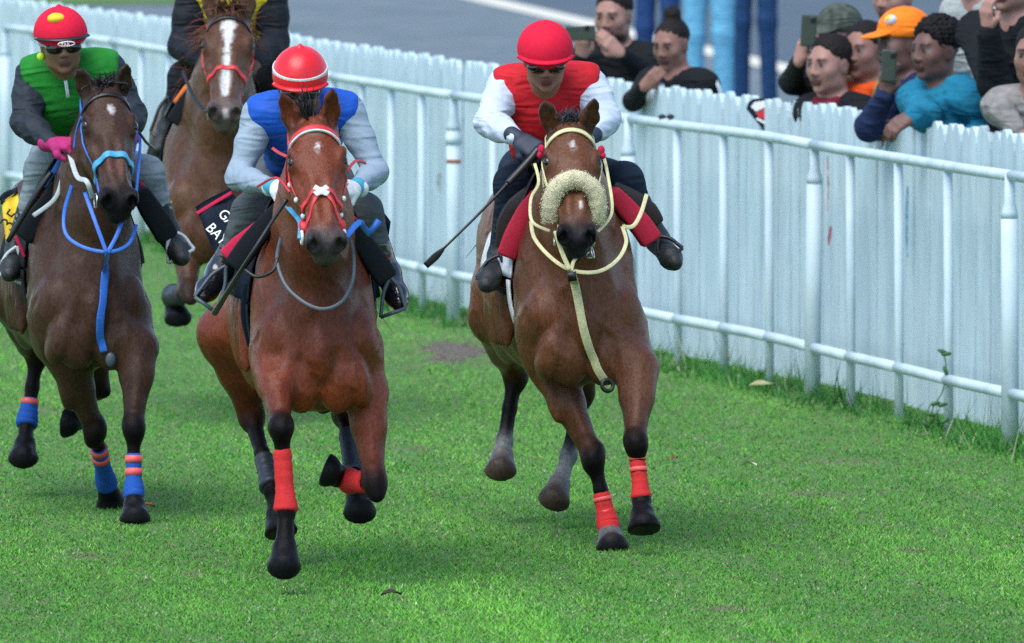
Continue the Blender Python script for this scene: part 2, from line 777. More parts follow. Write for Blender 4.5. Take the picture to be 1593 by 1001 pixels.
thick = [s705, s980, s1264, s1573]
dl = s1264 - s980
thick = [s705 - 4 * dl * .98, s705 - 3 * dl * .98, s705 - 2 * dl * .98, s705 - dl * .98] + thick + [s1573 + dl, s1573 + 2 * dl]
for i, s in enumerate(thick):
    p, t = along(s)
    tilt = .012 * math.sin(i * 2.3)
    P = [(p[0], p[1], -.1), (p[0] + tilt * .5, p[1], .55), (p[0] + tilt, p[1], 1.0)]
    parts = [tube(P, .038, 16)]
    parts.append(tube([(p[0] + tilt, p[1], 1.0), (p[0] + tilt, p[1], 1.03), (p[0] + tilt, p[1], 1.07), (p[0] + tilt, p[1], 1.19)], [.038, .035, .024, .021], 16))
    V, F = cat_meshes(parts)
    put('post', V, F, m_white, rail)
    if i in (4, 5):
        V, F = cat_meshes([tube([(p[0] + tilt, p[1], .93), (p[0] + tilt, p[1], .98)], .043, 16)])
        put('post_collar', V, F, m_white, rail)
    if i == 4:
        V, F = tube([(p[0] + tilt, p[1], .83), (p[0] + tilt, p[1], .85)], .0395, 16)
        put('rust_band', V, F, m_rust, rail)
for i in range(len(thick) - 1):
    a, b = thick[i], thick[i + 1]
    V, F = seg_tube(a + .015, b - .015, RAIL_T, .0245, 14)
    put('top_rail', V, F, m_white, rail)
    fr = (.25, .5, .75)
    if i == 6:
        fr = (.19, .44, .69)
    st = [a + (b - a) * f for f in fr]
    knots = [a + .035] + st + [b - .035]
    for s in st:
        p, t = along(s, .012)
        dx = .006 * math.sin(s * 7)
        V, F = tube([(p[0], p[1], -.1), (p[0] + dx * .4, p[1], .5), (p[0] + dx, p[1], RAIL_T - .02)], .021, 12)
        put('upright', V, F, m_white, rail)
    for k in range(4):
        V, F = seg_tube(knots[k] + .012, knots[k + 1] - .012, RAIL_B, .0255, 12, m=4)
        put('bottom_rail', V, F, m_white, rail)

# ------------------------------------------------------------------ picket fence behind it
OFF = .30
s_l, s_r = s_at_px(-330, OFF), s_at_px(1850, OFF)
pf, _ = along(s_at_px(800, OFF), OFF)
fence = root('picket_fence', (pf[0], pf[1], 0), 'white wooden picket fence with rounded picket tops along the track', 'fence')
PITCHP, PW, PT = .148, .136, .030


def picket_mesh(h, w, broken=0):
    n = 7
    prof = [(-w / 2, -.05)]
    if broken == 0:
        for i in range(n + 1):
            a = math.pi - math.pi * i / n
            prof.append((w / 2 * math.cos(a), h - w * .55 + w * .55 * math.sin(a)))
    elif broken == 1:
        prof += [(-w / 2, h * .93), (-w * .1, h * .985), (w * .2, h * .95), (w / 2, h * .97)]
    else:
        prof += [(-w / 2, h * .84), (-w * .2, h * .855), (w * .1, h * .875), (w / 2, h * .90)]
    prof.append((w / 2, -.05))
    V = [(x, -PT / 2, z) for x, z in prof] + [(x, PT / 2, z) for x, z in prof]
    m = len(prof)
    F = [tuple(range(m)), tuple(range(2 * m - 1, m - 1, -1))]
    for i in range(m):
        j = (i + 1) % m
        F.append((i + m, j + m, j, i))
    return mk_mesh('picket', V, F, m_picket, smooth=False)


pk = [picket_mesh(1.335 + dz, PW) for dz in (-.008, 0, .006)]
pkb = [picket_mesh(1.335, PW, 1), picket_mesh(1.335, PW, 2)]
n1, n2 = s_at_px(1347, OFF), s_at_px(1384, OFF)
n3 = s_at_px(1424, OFF)
kinks = [s_at_px(x, OFF) for x in (450, 716, 975, 1222, 1424)]
s = s_l
i = 0
while s < s_r:
    # each panel stands at its own small offset, so joints show as in a patched fence
    panel = sum(s > k for k in kinks)
    off = OFF + (.03, 0, .035, 0, .03, -.01)[panel]
    p, t = along(s, off)
    me = pk[i % 3]
    if n1 < s < n2:
        me = pkb[1]
    elif n2 <= s < n3:
        me = pkb[0]
    o = bpy.data.objects.new('picket', me)
    COL.objects.link(o)
    o.parent = fence
    o.location = (p[0] - pf[0], p[1] - pf[1], random.uniform(-.006, .006))
    o.rotation_euler = (random.uniform(-.006, .006), random.uniform(-.006, .006), math.atan2(t[1], t[0]) + random.uniform(-.012, .012))
    s += PITCHP * random.uniform(.99, 1.01)
    i += 1
for z in (.35, 1.0):
    V, F = tube([(*along(s, OFF + .085)[0], z) for s in np.linspace(s_l, s_r, 40)], .035, 6)
    put('back_rail', V, F, m_picket, fence)

# rusty drips and scuffs down the boards
for i, (x0, y0, y1, w, c) in enumerate(((1287, 243, 330, .012, (.36, .30, .33)), (1325, 240, 345, .014, (.40, .22, .22)), (1291, 352, 382, .016, (.30, .12, .14)), (1412, 290, 400, .016, (.20, .36, .50)), (684, 270, 300, .03, (.30, .36, .40)), (1130, 520, 575, .03, (.34, .30, .24)))):
    dq = along(s_at_px(x0, OFF - .03), OFF - .03)[0][1] - .12
    n = 9
    V, F = [], []
    for k in range(n):
        t = k / (n - 1)
        c0 = pt(x0 + 1.5 * math.sin(3 * t + i), y0 + (y1 - y0) * t, dq)
        hw = w * (.35 + .65 * math.sin(math.pi * (.15 + .8 * t))) * .5
        V += [c0 - (hw, 0, 0), c0 + (hw, 0, 0)]
        if k:
            F.append((2 * k - 2, 2 * k - 1, 2 * k + 1, 2 * k))
    # laid against the boards: moved back onto their face
    put('paint_stain', V, F, mat('stain_%d' % i, c, .8, .4, 30.0), fence, smooth=False)

# ------------------------------------------------------------------ turf
def patchy(P, f, s):
    """A value in about -1..1 that varies over the turf; patches are longer along the track."""
    Q = np.c_[P[:, 0] + .2 * P[:, 1], P[:, 1] * .16, np.zeros(len(P))]
    return wob(Q, f, s)


def bare(P):
    """1 where the turf is worn to soil."""
    out = np.zeros(len(P))
    for x, y, rx, ry in ((700, 545, 62, 17), (760, 560, 45, 10), (560, 540, 30, 8), (640, 572, 20, 6), (1320, 720, 60, 4), (1270, 770, 60, 4), (130, 868, 30, 4), (640, 700, 26, 4), (300, 895, 14, 4), (1130, 950, 30, 4), (60, 640, 26, 6), (1420, 860, 26, 3)):
        c = gp(x, y)
        c2 = gp(x, y + ry)
        wx = rx * c[1] / FPX
        wy = abs(c[1] - c2[1])
        out = np.maximum(out, np.exp(-(((P[:, 0] - c[0]) / wx) ** 2 + ((P[:, 1] - c[1]) / wy) ** 2)))
    return out


def blades(N, region, hgt, wid, lean, base, var, seed, name, tip=1.5, strawp=.03):
    r = np.random.default_rng(seed)
    P = region(r, N)
    k = r.random(len(P)) > .62 * bare(P)
    P = P[k]
    N = len(P)
    big = patchy(P, 2.1, 3) + .7 * patchy(P, 5.7, 1)
    md = patchy(P, 13.0, 8)
    sm = wob(np.c_[P, np.zeros(N)], 31.0, 5)
    hh = hgt * (1 - .15 * bare(P)) * np.clip(1 + .30 * big + .30 * md + .3 * sm, .25, 2) * r.uniform(.4, 1.4, N)
    an = r.uniform(0, 2 * np.pi, N)
    ww = wid * r.uniform(.6, 1.4, N)
    le = lean * r.uniform(.1, 1.3, N) * hh
    la = r.uniform(0, 2 * np.pi, N)
    wx = np.c_[np.cos(an), np.sin(an) * .6] * ww[:, None] * .5
    b0 = np.c_[P - wx, np.zeros(N)]
    b1 = np.c_[P + wx, np.zeros(N)]
    tp = np.c_[P + np.c_[np.cos(la), np.sin(la)] * le[:, None], np.maximum(hh, .005)]
    V = np.stack([b0, b1, tp], 1).reshape(-1, 3)
    F = np.arange(3 * N).reshape(-1, 3)
    c = np.tile(np.array(base), (N, 1))
    g = np.clip(.5 + .30 * big + .25 * md + .15 * sm + r.normal(0, .25, N), 0, 1)[:, None]
    c = c * (1 - g) + np.array(var) * g
    pale = np.clip(patchy(P, 7.3, 11) - .35, 0, 1)[:, None]
    c = c * (1 - .6 * pale) + np.array([.12, .30, .095]) * .6 * pale
    straw = r.random(N) < strawp * (1 + 2.5 * (md < -.45)) + .5 * bare(P)
    c[straw] = np.array([.30, .34, .20])
    yel = np.clip(patchy(P, 1.3, 31) + .4 * patchy(P, 4.1, 17) - .1, 0, 1)[:, None]
    c = c * (1 - .45 * yel) + np.array([.135, .33, .045]) * .45 * yel
    c *= (1 + .16 * big)[:, None]
    br_ = (np.clip(bare(P) * 1.3 + .25 * sm * (bare(P) > .15), 0, 1) * .85)[:, None]
    c = c * (1 - br_) + np.array([.15, .115, .075]) * br_
    c *= r.uniform(.78, 1.22, (N, 1))
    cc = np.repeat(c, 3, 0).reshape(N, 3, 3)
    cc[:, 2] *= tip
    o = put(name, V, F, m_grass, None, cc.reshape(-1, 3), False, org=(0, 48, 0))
    return tag(o, None, None, None, 'stuff')


m_grass = mat('grass_blades', attr=True, rough=.6, noise=.08, nscale=2.0, bump=0, spec=.22)


def in_view(r, N):
    # uniform in image row, so density follows what the lens sees
    yy = r.uniform(0, 1, N)
    row = 290 + (1022 - 290) * yy ** .80
    d = HCAM * FPX / (row - YH)
    x = r.uniform(-230, 1830, N)
    X = (x - CW / 2) * d / FPX
    P = np.c_[X, d]
    fx = np.interp(d, FQ[::-1, 1], FQ[::-1, 0])
    return P[X < fx + .45]


def clumps(r, N):
    P = in_view(r, N // 40)
    k = patchy(P, 9.0, 21) + .6 * wob(np.c_[P, 0 * P[:, 0]], 11.0, 9) > .35
    P = P[k]
    P = np.repeat(P, 40, 0)
    return P + r.normal(0, 1, P.shape) * (.045, .09)


def beside(r, N):
    s = r.uniform(s_at_px(-300), s_at_px(1830), N)
    x = np.interp(s, FS, FQ[:, 0])
    y = np.interp(s, FS, FQ[:, 1])
    off = r.normal(-.02, .10, N)
    cl = wob(np.c_[x, y, 0 * x], 5.0, 2) + .7 * wob(np.c_[x, y, 0 * x], 14.0, 4)
    k = cl + r.normal(0, .35, N) > -.05
    return np.c_[x + off, y][k]


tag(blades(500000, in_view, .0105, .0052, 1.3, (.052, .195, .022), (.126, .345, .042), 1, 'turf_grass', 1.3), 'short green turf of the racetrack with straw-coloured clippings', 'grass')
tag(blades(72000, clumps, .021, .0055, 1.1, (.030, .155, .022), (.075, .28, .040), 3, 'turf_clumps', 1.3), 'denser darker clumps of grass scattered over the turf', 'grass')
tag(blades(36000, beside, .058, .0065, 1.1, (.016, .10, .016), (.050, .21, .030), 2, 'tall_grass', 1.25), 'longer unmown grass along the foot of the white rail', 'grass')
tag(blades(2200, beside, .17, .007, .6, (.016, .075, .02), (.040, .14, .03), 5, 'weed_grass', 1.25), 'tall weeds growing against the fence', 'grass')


# bare trodden soil by the foot of the rail
m_dirt = nodes_ground('trodden_soil', [(.115, .095, .075), (.075, .060, .048), (.19, .17, .14)], [9.0, 30.0], bump=.8, bscale=90.0)
c0 = gp(708, 548)
V, F = [c0 + (0, 0, .007)], []
for j in range(3):
    for i in range(28):
        a = 2 * math.pi * i / 28
        k = (j + 1) / 3 * (1 + .22 * math.sin(3 * a + 1) + .16 * math.sin(7 * a) + .08 * math.sin(11 * a + 2))
        V.append(c0 + np.array([.20 * k * math.cos(a), 1.25 * k * math.sin(a), (.006, .003, -.006)[j] + .003 * math.sin(5 * a + j)]))
for i in range(28):
    F.append((0, 1 + i, 1 + (i + 1) % 28))
    for j in range(2):
        F.append((1 + j * 28 + i, 1 + (j + 1) * 28 + i, 1 + (j + 1) * 28 + (i + 1) % 28, 1 + j * 28 + (i + 1) % 28))
tag(put('soil_patch', V, F, m_dirt), kind='structure')

# fallen leaves, and the weed climbing by the rail
def leaf(label, x, y, ln, wd, ang, col, z=.02):
    c = gp(x, y)
    V, n = [], 7
    for i in range(n):
        t = i / (n - 1)
        w = wd * math.sin(math.pi * (.08 + .84 * t)) * .5
        p = c + np.array([math.cos(ang), math.sin(ang), 0]) * ln * (t - .5)
        q = np.array([-math.sin(ang), math.cos(ang), .5]) * w
        zz = z + .012 * math.sin(3 * t)
        V += [p + q + (0, 0, zz), p + (0, 0, zz - .004), p - q + (0, 0, zz + .008)]
    F = []
    for i in range(n - 1):
        for j in (0, 1):
            a = i * 3 + j
            F.append((a, a + 1, a + 4, a + 3))
    o = put('fallen_leaf', V, F, mat('leaf_' + str(len(MATS)), col, .7, .2, 40))
    return tag(o, label, 'leaf', 'leaves lying on the turf')


leaf('small orange leaf on the turf beside the dark bay hoof', 227, 798, .07, .03, .2, (.55, .10, .02))
leaf('dark brown leaf on the turf in the foreground', 608, 936, .08, .035, .4, (.03, .02, .015))
leaf('pale dry leaf on the grass by the foot of the rail', 1186, 617, .13, .05, .5, (.34, .33, .18), .05)
leaf('small whitish leaf on the turf near the rail', 1166, 732, .07, .03, 2.6, (.5, .5, .42))
leaf('small reddish leaf on the turf near the red-wrapped hoof', 1050, 722, .05, .03, 1.1, (.16, .05, .02))
wb = along(s_at_px(1466))[0]
m_weed = mat('weed_leaf', (.030, .12, .030), .6, .2, 40, .1)
weed = root('weed', (wb[0], wb[1] - .05, 0), 'thin leafy weed climbing beside the rail upright', 'plant')
dw = wb[1] - .06
P = spline([pt(1462, 672, dw), pt(1450, 640, dw), pt(1466, 610, dw), pt(1472, 575, dw), pt(1468, 548, dw)], 5)
V, F = tube(P, .003, 5)
put('stem', V, F, m_weed, weed)
for x, y, a in ((1466, 547, 2.8), (1472, 551, .1), (1471, 577, 2.0), (1466, 630, .2), (1447, 645, 2.9), (1455, 628, 3.4), (1470, 655, .5), (1440, 660, 2.4)):
    c = pt(x, y, dw - .01)
    V, F = sphere(c, (.024, .006, .010), 8, 5, np.array([[math.cos(a), 0, math.sin(a)], [0, 1, 0], [-math.sin(a), 0, math.cos(a)]]))
    put('leaf', V, F, m_weed, weed)
# ------------------------------------------------------------------ horses
m_coat = {}


def coat_mat(name, rough=.38):
    new = 'coat_' + name not in MATS
    m = mat('coat_' + name, attr=True, rough=rough, noise=.34, nscale=120.0, bump=.25, bscale=380.0, spec=.2, stretch=(1, 1, .45))
    if new:
        # black points are duller than the oiled coat
        nt = m.node_tree
        at = [x for x in nt.nodes if x.type == 'ATTRIBUTE'][0]
        mr = nt.nodes.new('ShaderNodeMapRange')
        mr.inputs[1].default_value = .006
        mr.inputs[2].default_value = .045
        mr.inputs[3].default_value = .06
        mr.inputs[4].default_value = .22
        nt.links.new(at.outputs['Color'], mr.inputs[0])
        nt.links.new(mr.outputs[0], nt.nodes['Principled BSDF'].inputs['Specular IOR Level'])
    return m


m_eye = mat('eye_dark', (.004, .003, .002), .06, .02, 10, 0, spec=.7)
m_hair = mat('horse_hair', attr=True, rough=.5, noise=.2, nscale=30, bump=0, spec=.35)
BLACK = (.005, .0045, .005)
HOOF = (.007, .0075, .009)
WHITE_H = (.20, .20, .20)


class Horse:
    pass


def build_horse(sp):
    H = Horse()
    d0 = sp['d0']
    yaw = math.radians(sp['yaw'])
    O = pt(sp['x'], gy(d0), d0)
    O[2] = 0
    Fw = np.array([math.sin(yaw), -math.cos(yaw), 0])
    Lt = np.array([math.cos(yaw), math.sin(yaw), 0])
    Up = np.array([0, 0, 1.0])
    R3 = np.array([Lt, Fw, Up])      # rows: lateral, forward, up
    g = sp.get('g', 1.0)
    dz = sp.get('dz', 0.0)

    def L(u, l, z):
        return O + g * u * Fw + g * l * Lt + (g * z + dz) * Up

    def RT(tilt=0.0, roll=0.0):
        """axes tilted about the lateral axis (positive tips the top backwards) and about the forward axis"""
        c, s = math.cos(tilt), math.sin(tilt)
        A = np.array([[1, 0, 0], [0, c, s], [0, -s, c]])
        c, s = math.cos(roll), math.sin(roll)
        B = np.array([[c, 0, s], [0, 1, 0], [-s, 0, c]])
        return B @ A @ R3

    coat, dark = np.array(sp['coat']), np.array(sp['dark'])
    mid = (coat + dark) / 2
    F = Field()
    F.base = tuple(coat)

    def el(u, l, z, r, tilt=0, roll=0, k=.06, c=None, op=0):
        F.el(L(u, l, z), np.array(r) * g, RT(tilt, roll), k * g, c, op)

    # trunk
    el(-.78, 0, 1.08, (.25, .60, .34), k=.1)
    el(-1.02, 0, 1.00, (.255, .48, .30), k=.1)
    el(-.46, 0, 1.14, (.165, .32, .36), tilt=.25, k=.12)
    el(-.55, 0, 1.40, (.065, .30, .10), k=.12)
    el(-1.42, 0, 1.20, (.225, .42, .27), k=.12)
    el(-.22, 0, .84, (.145, .26, .14), k=.08)
    el(-.12, 0, 1.00, (.168, .17, .24), k=.08)
    for s in (-1, 1):
        el(-.33, s * .150, 1.06, (.082, .19, .33), tilt=.35, roll=s * .10, k=.035)     # shoulder blade
        el(-.10, s * .136, .965, (.097, .13, .14), tilt=-.3, k=.02)                  # point of shoulder
        el(.005, s * .080, .825, (.082, .066, .120), roll=-s * .22, k=.020)           # pectoral
        el(-.01, s * .138, .835, (.055, .09, .11), roll=s * .25, k=.012)              # outer pectoral
        el(-.20, s * .172, .87, (.062, .15, .13), tilt=.5, k=.02)                     # upper arm muscle
        F.rc(L(-.02, s * .055, 1.12), L(.03, s * .10, .93), .045 * g, .03 * g, .03 * g)   # neck-chest muscle
        el(-1.50, s * .115, 1.04, (.118, .27, .36), tilt=-.15, k=.08)                 # thigh
        el(-1.22, s * .145, .92, (.08, .13, .2), tilt=-.25, k=.06)                    # stifle
        for i in range(6):                                                            # faint ribs
            el(-.62 - .09 * i, s * .235, 1.02, (.030, .022, .20), tilt=.15, k=.03)
    el(.035, 0, .93, (.05, .06, .10), k=.03)
    # creases between the chest muscles and the arms, and below the neck
    for s in (-1, 1):
        F.rc(L(.085, s * .150, .93), L(.075, s * .150, .76), .010 * g, .012 * g, .022 * g, None, 1)
        F.rc(L(.115, s * .045, 1.02), L(.120, s * .120, .945), .009 * g, .010 * g, .022 * g, None, 1)
        F.rc(L(-.06, s * .232, 1.00), L(-.16, s * .235, .86), .010 * g, .010 * g, .022 * g, None, 1)
        F.rc(L(-.22, s * .236, 1.20), L(-.12, s * .225, 1.02), .009 * g, .009 * g, .025 * g, None, 1)
    # breast groove
    F.rc(L(.125, 0, .96), L(.095, 0, .74), .016 * g, .014 * g, .03 * g, None, 1)

    # head frame
    Pp = pt(*sp['poll'])
    Pm = pt(*sp['muzzle'])
    f = nrm(Pm - Pp)
    hs = np.linalg.norm(Pm - Pp) / .60
    tilt = math.radians(sp.get('head_roll', 0))
    xx = math.cos(tilt) * Lt + math.sin(tilt) * Up
    if 'head_yaw' in sp:
        a = math.radians(sp['head_yaw'])
        xx = nrm(math.cos(a) * xx + math.sin(a) * Fw)
    n = nrm(np.cross(xx, f))
    if n @ Fw < 0 and n @ Up < 0:
        n = -n
    xx = nrm(np.cross(f, n))
    if xx @ Lt < 0:
        xx = -xx
    RH = np.array([xx, n, f])
    H.RH, H.Pp, H.hs = RH, Pp, hs

    def Hd(x, nn, t):
        return Pp + hs * (x * xx + nn * n + t * f)
    H.Hd = Hd

    def RHt(tx=0.0, ty=0.0, tz=0.0):
        c, s = math.cos(tx), math.sin(tx)
        A = np.array([[1, 0, 0], [0, c, s], [0, -s, c]])
        c, s = math.cos(ty), math.sin(ty)
        B = np.array([[c, 0, s], [0, 1, 0], [-s, 0, c]])
        c, s = math.cos(tz), math.sin(tz)
        C = np.array([[c, s, 0], [-s, c, 0], [0, 0, 1]])
        return A @ B @ C @ RH

    # neck: crest line and throat line
    pollb = Hd(0, -.075, .035)
    throat = Hd(0, -.155, .13)
    w0 = L(-.52, 0, 1.33)
    c0 = L(-.12, 0, 1.02)
    ax = Lt
    m1 = lerp(w0, pollb, .5) + np.array([0, 0, .03])
    F.chain([w0, m1, pollb], [.135 * g, .115 * g, .080 * hs], .08, None, ax, .72)
    m0 = lerp(L(-.34, 0, 1.18), lerp(pollb, throat, .5), .5)
    F.chain([L(-.34, 0, 1.16), m0, lerp(pollb, throat, .5)], [.215 * g, .155 * g, .10 * hs], .10, None, ax, .80)
    m2 = lerp(c0, throat, .5) + Fw * .01
    F.chain([c0, m2, throat], [.155 * g, .105 * g, .075 * hs], .07, None, ax, .88)

    def hel(x, nn, t, r, k=.03, c=None, op=0, R=None):
        F.el(Hd(x, nn, t), np.array(r) * hs, RH if R is None else R, k * hs, c, op)

    muz = np.array(sp.get('muz', tuple(dark)))
    W = 1.12
    hel(0, -.035, .055, (.082, .075, .10))
    hel(0, -.012, .165, (.090, .050, .12), .04)
    F.rc(Hd(0, -.035, .20), Hd(0, -.034, .475), .066 * hs, .047 * hs, .04 * hs, None, 0, n, .85)
    F.rc(Hd(0, -.085, .20), Hd(0, -.065, .48), .070 * hs, .048 * hs, .04 * hs)
    for s in (-1, 1):
        hel(s * .084, -.012, .185, (.028, .030, .046), .022)                            # orbit
        hel(s * .090, .012, .165, (.018, .014, .036), .014, None, 0, RHt(0, s * .15))   # brow
        F.rc(Hd(s * .092, -.022, .205), Hd(s * .090, -.028, .222), .010 * hs, .008 * hs, .012 * hs, tuple(dark))   # lower lid
        F.rc(Hd(s * .086, -.040, .235), Hd(s * .060, -.046, .38), .015 * hs, .009 * hs, .016 * hs)   # facial crest
        hel(s * .054, -.105, .205, (.038, .092, .115), .03)                             # cheek
        F.rc(Hd(s * .042, -.155, .26), Hd(s * .022, -.105, .47), .030 * hs, .022 * hs, .04 * hs)
        F.rc(Hd(s * .030, .008, .24), Hd(s * .024, .002, .47), .015 * hs, .013 * hs, .014 * hs)       # nasal bones
        F.rc(Hd(s * .070, -.030, .27), Hd(s * .050, -.030, .50), .005 * hs, .006 * hs, .012 * hs)     # facial vein
    hel(0, -.055, .530, (.062, .056, .070), .035, tuple(muz))
    for s in (-1, 1):
        hel(s * .046, -.028, .552, (.030, .036, .044), .016, tuple(muz), 0, RHt(-.25, 0))
        hel(s * .060, -.016, .550, (.013, .030, .040), .012, tuple(muz), 0, RHt(-.25, 0))
    hel(0, -.088, .578, (.046, .026, .026), .020, tuple(muz * 1.15))                     # upper lip
    op = sp.get('mouth', 0.0)
    hel(0, -.125 - op, .545 - op * .3, (.036, .024, .034), .012, tuple(muz * 1.3 + .012))  # lower lip and chin
    F.rc(Hd(0, -.135, .40), Hd(0, -.130 - op, .52), .030 * hs, .024 * hs, .02 * hs)
    for s in (-1, 1):
        F.el(Hd(s * .046, -.006, .592), np.array((.0175, .030, .026)) * hs, RHt(-.35, s * .25, s * .35), .010 * hs, tuple(np.array(BLACK) * .5), 1)
        F.el(Hd(s * .049, -.018, .572), np.array((.0145, .024, .026)) * hs, RHt(-.35, s * .25, s * .35), .010 * hs, tuple(np.array(BLACK) * .5), 1)
    # mouth line
    for s in (-1, 1):
        F.rc(Hd(s * .052, -.108, .49), Hd(0, -.112, .592), .006 * hs, .005 * hs, .008 * hs, tuple(BLACK), 1)
    # ears
    H.ears = []
    for s, key in ((-1, 'earL'), (1, 'earR')):
        tip = pt(*sp[key])
        base = Hd(s * .060, -.020, .014)
        dv = nrm(tip - base)
        ln = np.linalg.norm(tip - base)
        face = nrm(Fw * .9 + s * Lt * .35 * sp.get('ear_out', 1))
        face = nrm(face - dv * (face @ dv))
        sd_ = nrm(np.cross(dv, face))
        F.rc(base - dv * .01, lerp(base, tip, .38), .030 * hs, .037 * hs, .018, None, 0, face, .70)
        F.rc(lerp(base, tip, .38), lerp(base, tip, .72), .037 * hs, .026 * hs, .012, None, 0, face, .62)
        F.rc(lerp(base, tip, .72), tip, .026 * hs, .004, .012, tuple(mid), 0, face, .6)
        F.el(lerp(base, tip, .50) + face * .019, np.array((.023 * hs, .017, ln * .42)), np.array([sd_, face, dv]), .008, tuple(dark * 1.3 + .006), 1)
    # eye sockets
    for s in (-1, 1):
        F.el(Hd(s * .112, .002, .190), np.array((.016, .016, .022)) * hs, RH, .012 * hs, tuple(dark * .6), 1)

    # ---- legs
    H.legs = {}

    def leg(key, hind):
        J = [pt(*j) for j in sp[key]]
        a, b, c_, e = J[0], J[1], J[2], J[3]      # elbow/stifle, knee/hock, fetlock, toe
        s = -1 if key[1] == 'L' else 1
        H.legs[key] = J
        lat = Lt
        blk = tuple(dark if not sp.get('white', {}).get(key) else dark)
        if not hind:
            top = L(-.16, s * .150, .93)
            F.rc(top, a, .098 * g, .080 * g, .05 * g)
            fwd = nrm(np.cross(nrm(b - a), lat))
            if fwd @ Fw < 0:
                fwd = -fwd
            F.rc(a, lerp(a, b, .35), .076 * g, .064 * g, .04 * g)
            F.rc(lerp(a, b, .35), lerp(a, b, .9), .062 * g, .040 * g, .03 * g, tuple(mid))
            F.el(lerp(a, b, .22) + s * lat * .022 + fwd * .02, np.array((.042, .045, .13)) * g, np.array([lat, np.cross(nrm(b - a), lat), nrm(b - a)]), .03 * g)
            F.rc(lerp(a, b, .10) - s * lat * .035, lerp(a, b, .62) - s * lat * .018, .034 * g, .018 * g, .018 * g)
            F.rc(lerp(a, b, .15) + fwd * .05, lerp(a, b, .75) + fwd * .034, .030 * g, .016 * g, .018 * g)
            F.rc(lerp(a, b, .2) + s * lat * .062, lerp(a, b, .7) + s * lat * .038, .006 * g, .005 * g, .01 * g)
            F.el(b, np.array((.046, .046, .060)) * g, np.array([lat, np.cross(nrm(b - a), lat), nrm(lerp(nrm(b - a), nrm(c_ - b), .4))]), .03 * g, blk)
            F.el(b + fwd * .020, np.array((.038, .032, .046)) * g, np.array([lat, np.cross(nrm(b - a), lat), nrm(b - a)]), .02 * g, blk)
        else:
            top = L(-1.38, s * .15, .98)
            F.rc(top, a, .13 * g, .10 * g, .08 * g)
            F.rc(a, lerp(a, b, .45), .105 * g, .072 * g, .06 * g, tuple(lerp(coat, mid, .5)))
            F.rc(lerp(a, b, .45), b, .068 * g, .046 * g, .04 * g, tuple(mid))
            ab = nrm(b - a)
            back = nrm(-(nrm(c_ - b)) + ab)
            F.el(b, np.array((.042, .052, .060)) * g, np.array([lat, np.cross(nrm(c_ - b), lat), nrm(c_ - b)]), .03 * g, blk)
            F.rc(b, b + back * .050 * g, .030 * g, .022 * g, .025 * g, blk)
        wh = sp.get('white', {}).get(key, 9)
        ccol = blk
        r0 = .0285 if not hind else .031
        F.rc(b, lerp(b, c_, .5), r0 * 1.12 * g, r0 * .9 * g, .03 * g, ccol)
        F.rc(lerp(b, c_, .5), c_, r0 * .9 * g, r0 * 1.0 * g, .02 * g, ccol)
        F.el(c_, np.array((.037, .039, .040)) * g, R3, .015 * g, ccol)
        dv = nrm(e - c_)
        ln = np.linalg.norm(e - c_)
        cor = c_ + dv * max(ln - .085 * g, ln * .45)
        F.rc(c_, cor, .029 * g, .036 * g, .015 * g, WHITE_H if wh < 1.4 else ccol)
        # hoof: flaring cone cut off by its sole
        hn = np.array(sp.get('sole', {}).get(key, dv))
        hn = nrm(hn)
        F2.append((cor, e, dv, hn, g, key))
        H.cor = cor

    F2 = []
    for key in ('fL', 'fR'):
        leg(key, False)
    for key in ('hL', 'hR'):
        leg(key, True)
    for cor, e, hn, sn, g_, key in F2:
        hc = HOOF if key not in sp.get('palehoof', ()) else (.040, .028, .020)
        toe = nrm(Fw - hn * (Fw @ hn))
        F.rc(cor + hn * .004, e - hn * .012, .044 * g, .066 * g, .006, hc)
        F.rc(cor + hn * .02 + toe * .006, e - hn * .014 + toe * .016, .042 * g, .060 * g, .006, hc)
        # band at the coronet
        F.rc(cor - hn * .004, cor + hn * .004, .044 * g, .044 * g, .008, hc if sp.get('white', {}).get(key, 9) > 1.4 else WHITE_H)
    # cut soles flat: each only in its neighbourhood
    for cor, e, dv_, hn, g_, key in F2:
        F.box(e + hn * .05, (.12, .12, .05), np.array([nrm(np.cross(hn, [.3, .9, .2])), np.cross(hn, nrm(np.cross(hn, [.3, .9, .2]))), hn]), .002, .006, None, 1)

    # tail
    # ---- coat paint: points darken into lower legs; white marks
    for (kind, p, c, soft, nz) in sp.get('paint', lambda H, L: [])(H, L):
        F.paint.append((kind, p, c, soft, nz))
    H.F, H.L, H.Fw, H.Lt, H.Up, H.g, H.O, H.sp = F, L, Fw, Lt, Up, g, O, sp

    H.root = root('horse', O, sp['label'], 'horse', 'racehorses galloping on the turf')
    V, Q = F.mesh(sp.get('res', .0085), 1)
    # soft muscle and vein relief
    Nn = F.grad(V)
    rd = (1 - np.abs(wob(V * np.array([1, .8, .75]), 16.0, 4))) ** 3
    vein = (1 - np.abs(wob(V, 11.0, 7))) ** 14 * (wob(V, 4.0, 2) > -.2)
    fold = (1 - np.abs(wob(V * np.array([1.2, 1, .5]), 30.0, 9))) ** 4
    leg = np.clip((V[:, 2] - .45) / .3, 0, 1)
    V = V + Nn * ((.0055 * (rd - .3) + .0032 * vein + .0018 * (fold - .2)) * (.25 + .75 * leg))[:, None]
    C = F.colours(V, .012)
    k = 1 + .10 * wob(V, 9.0, 2) + .05 * wob(V, 31.0, 1)
    C = C * k[:, None]
    put('body', V, Q, coat_mat(sp['name'], sp.get('rough', .33)), H.root, C)
    # eyes
    for s in (-1, 1):
        Vv, Ff = sphere(Hd(s * .090, .0, .190), np.array((.021, .019, .024)) * hs, 16, 10, RH)
        put('eye', Vv, Ff, m_eye, H.root)
    return H


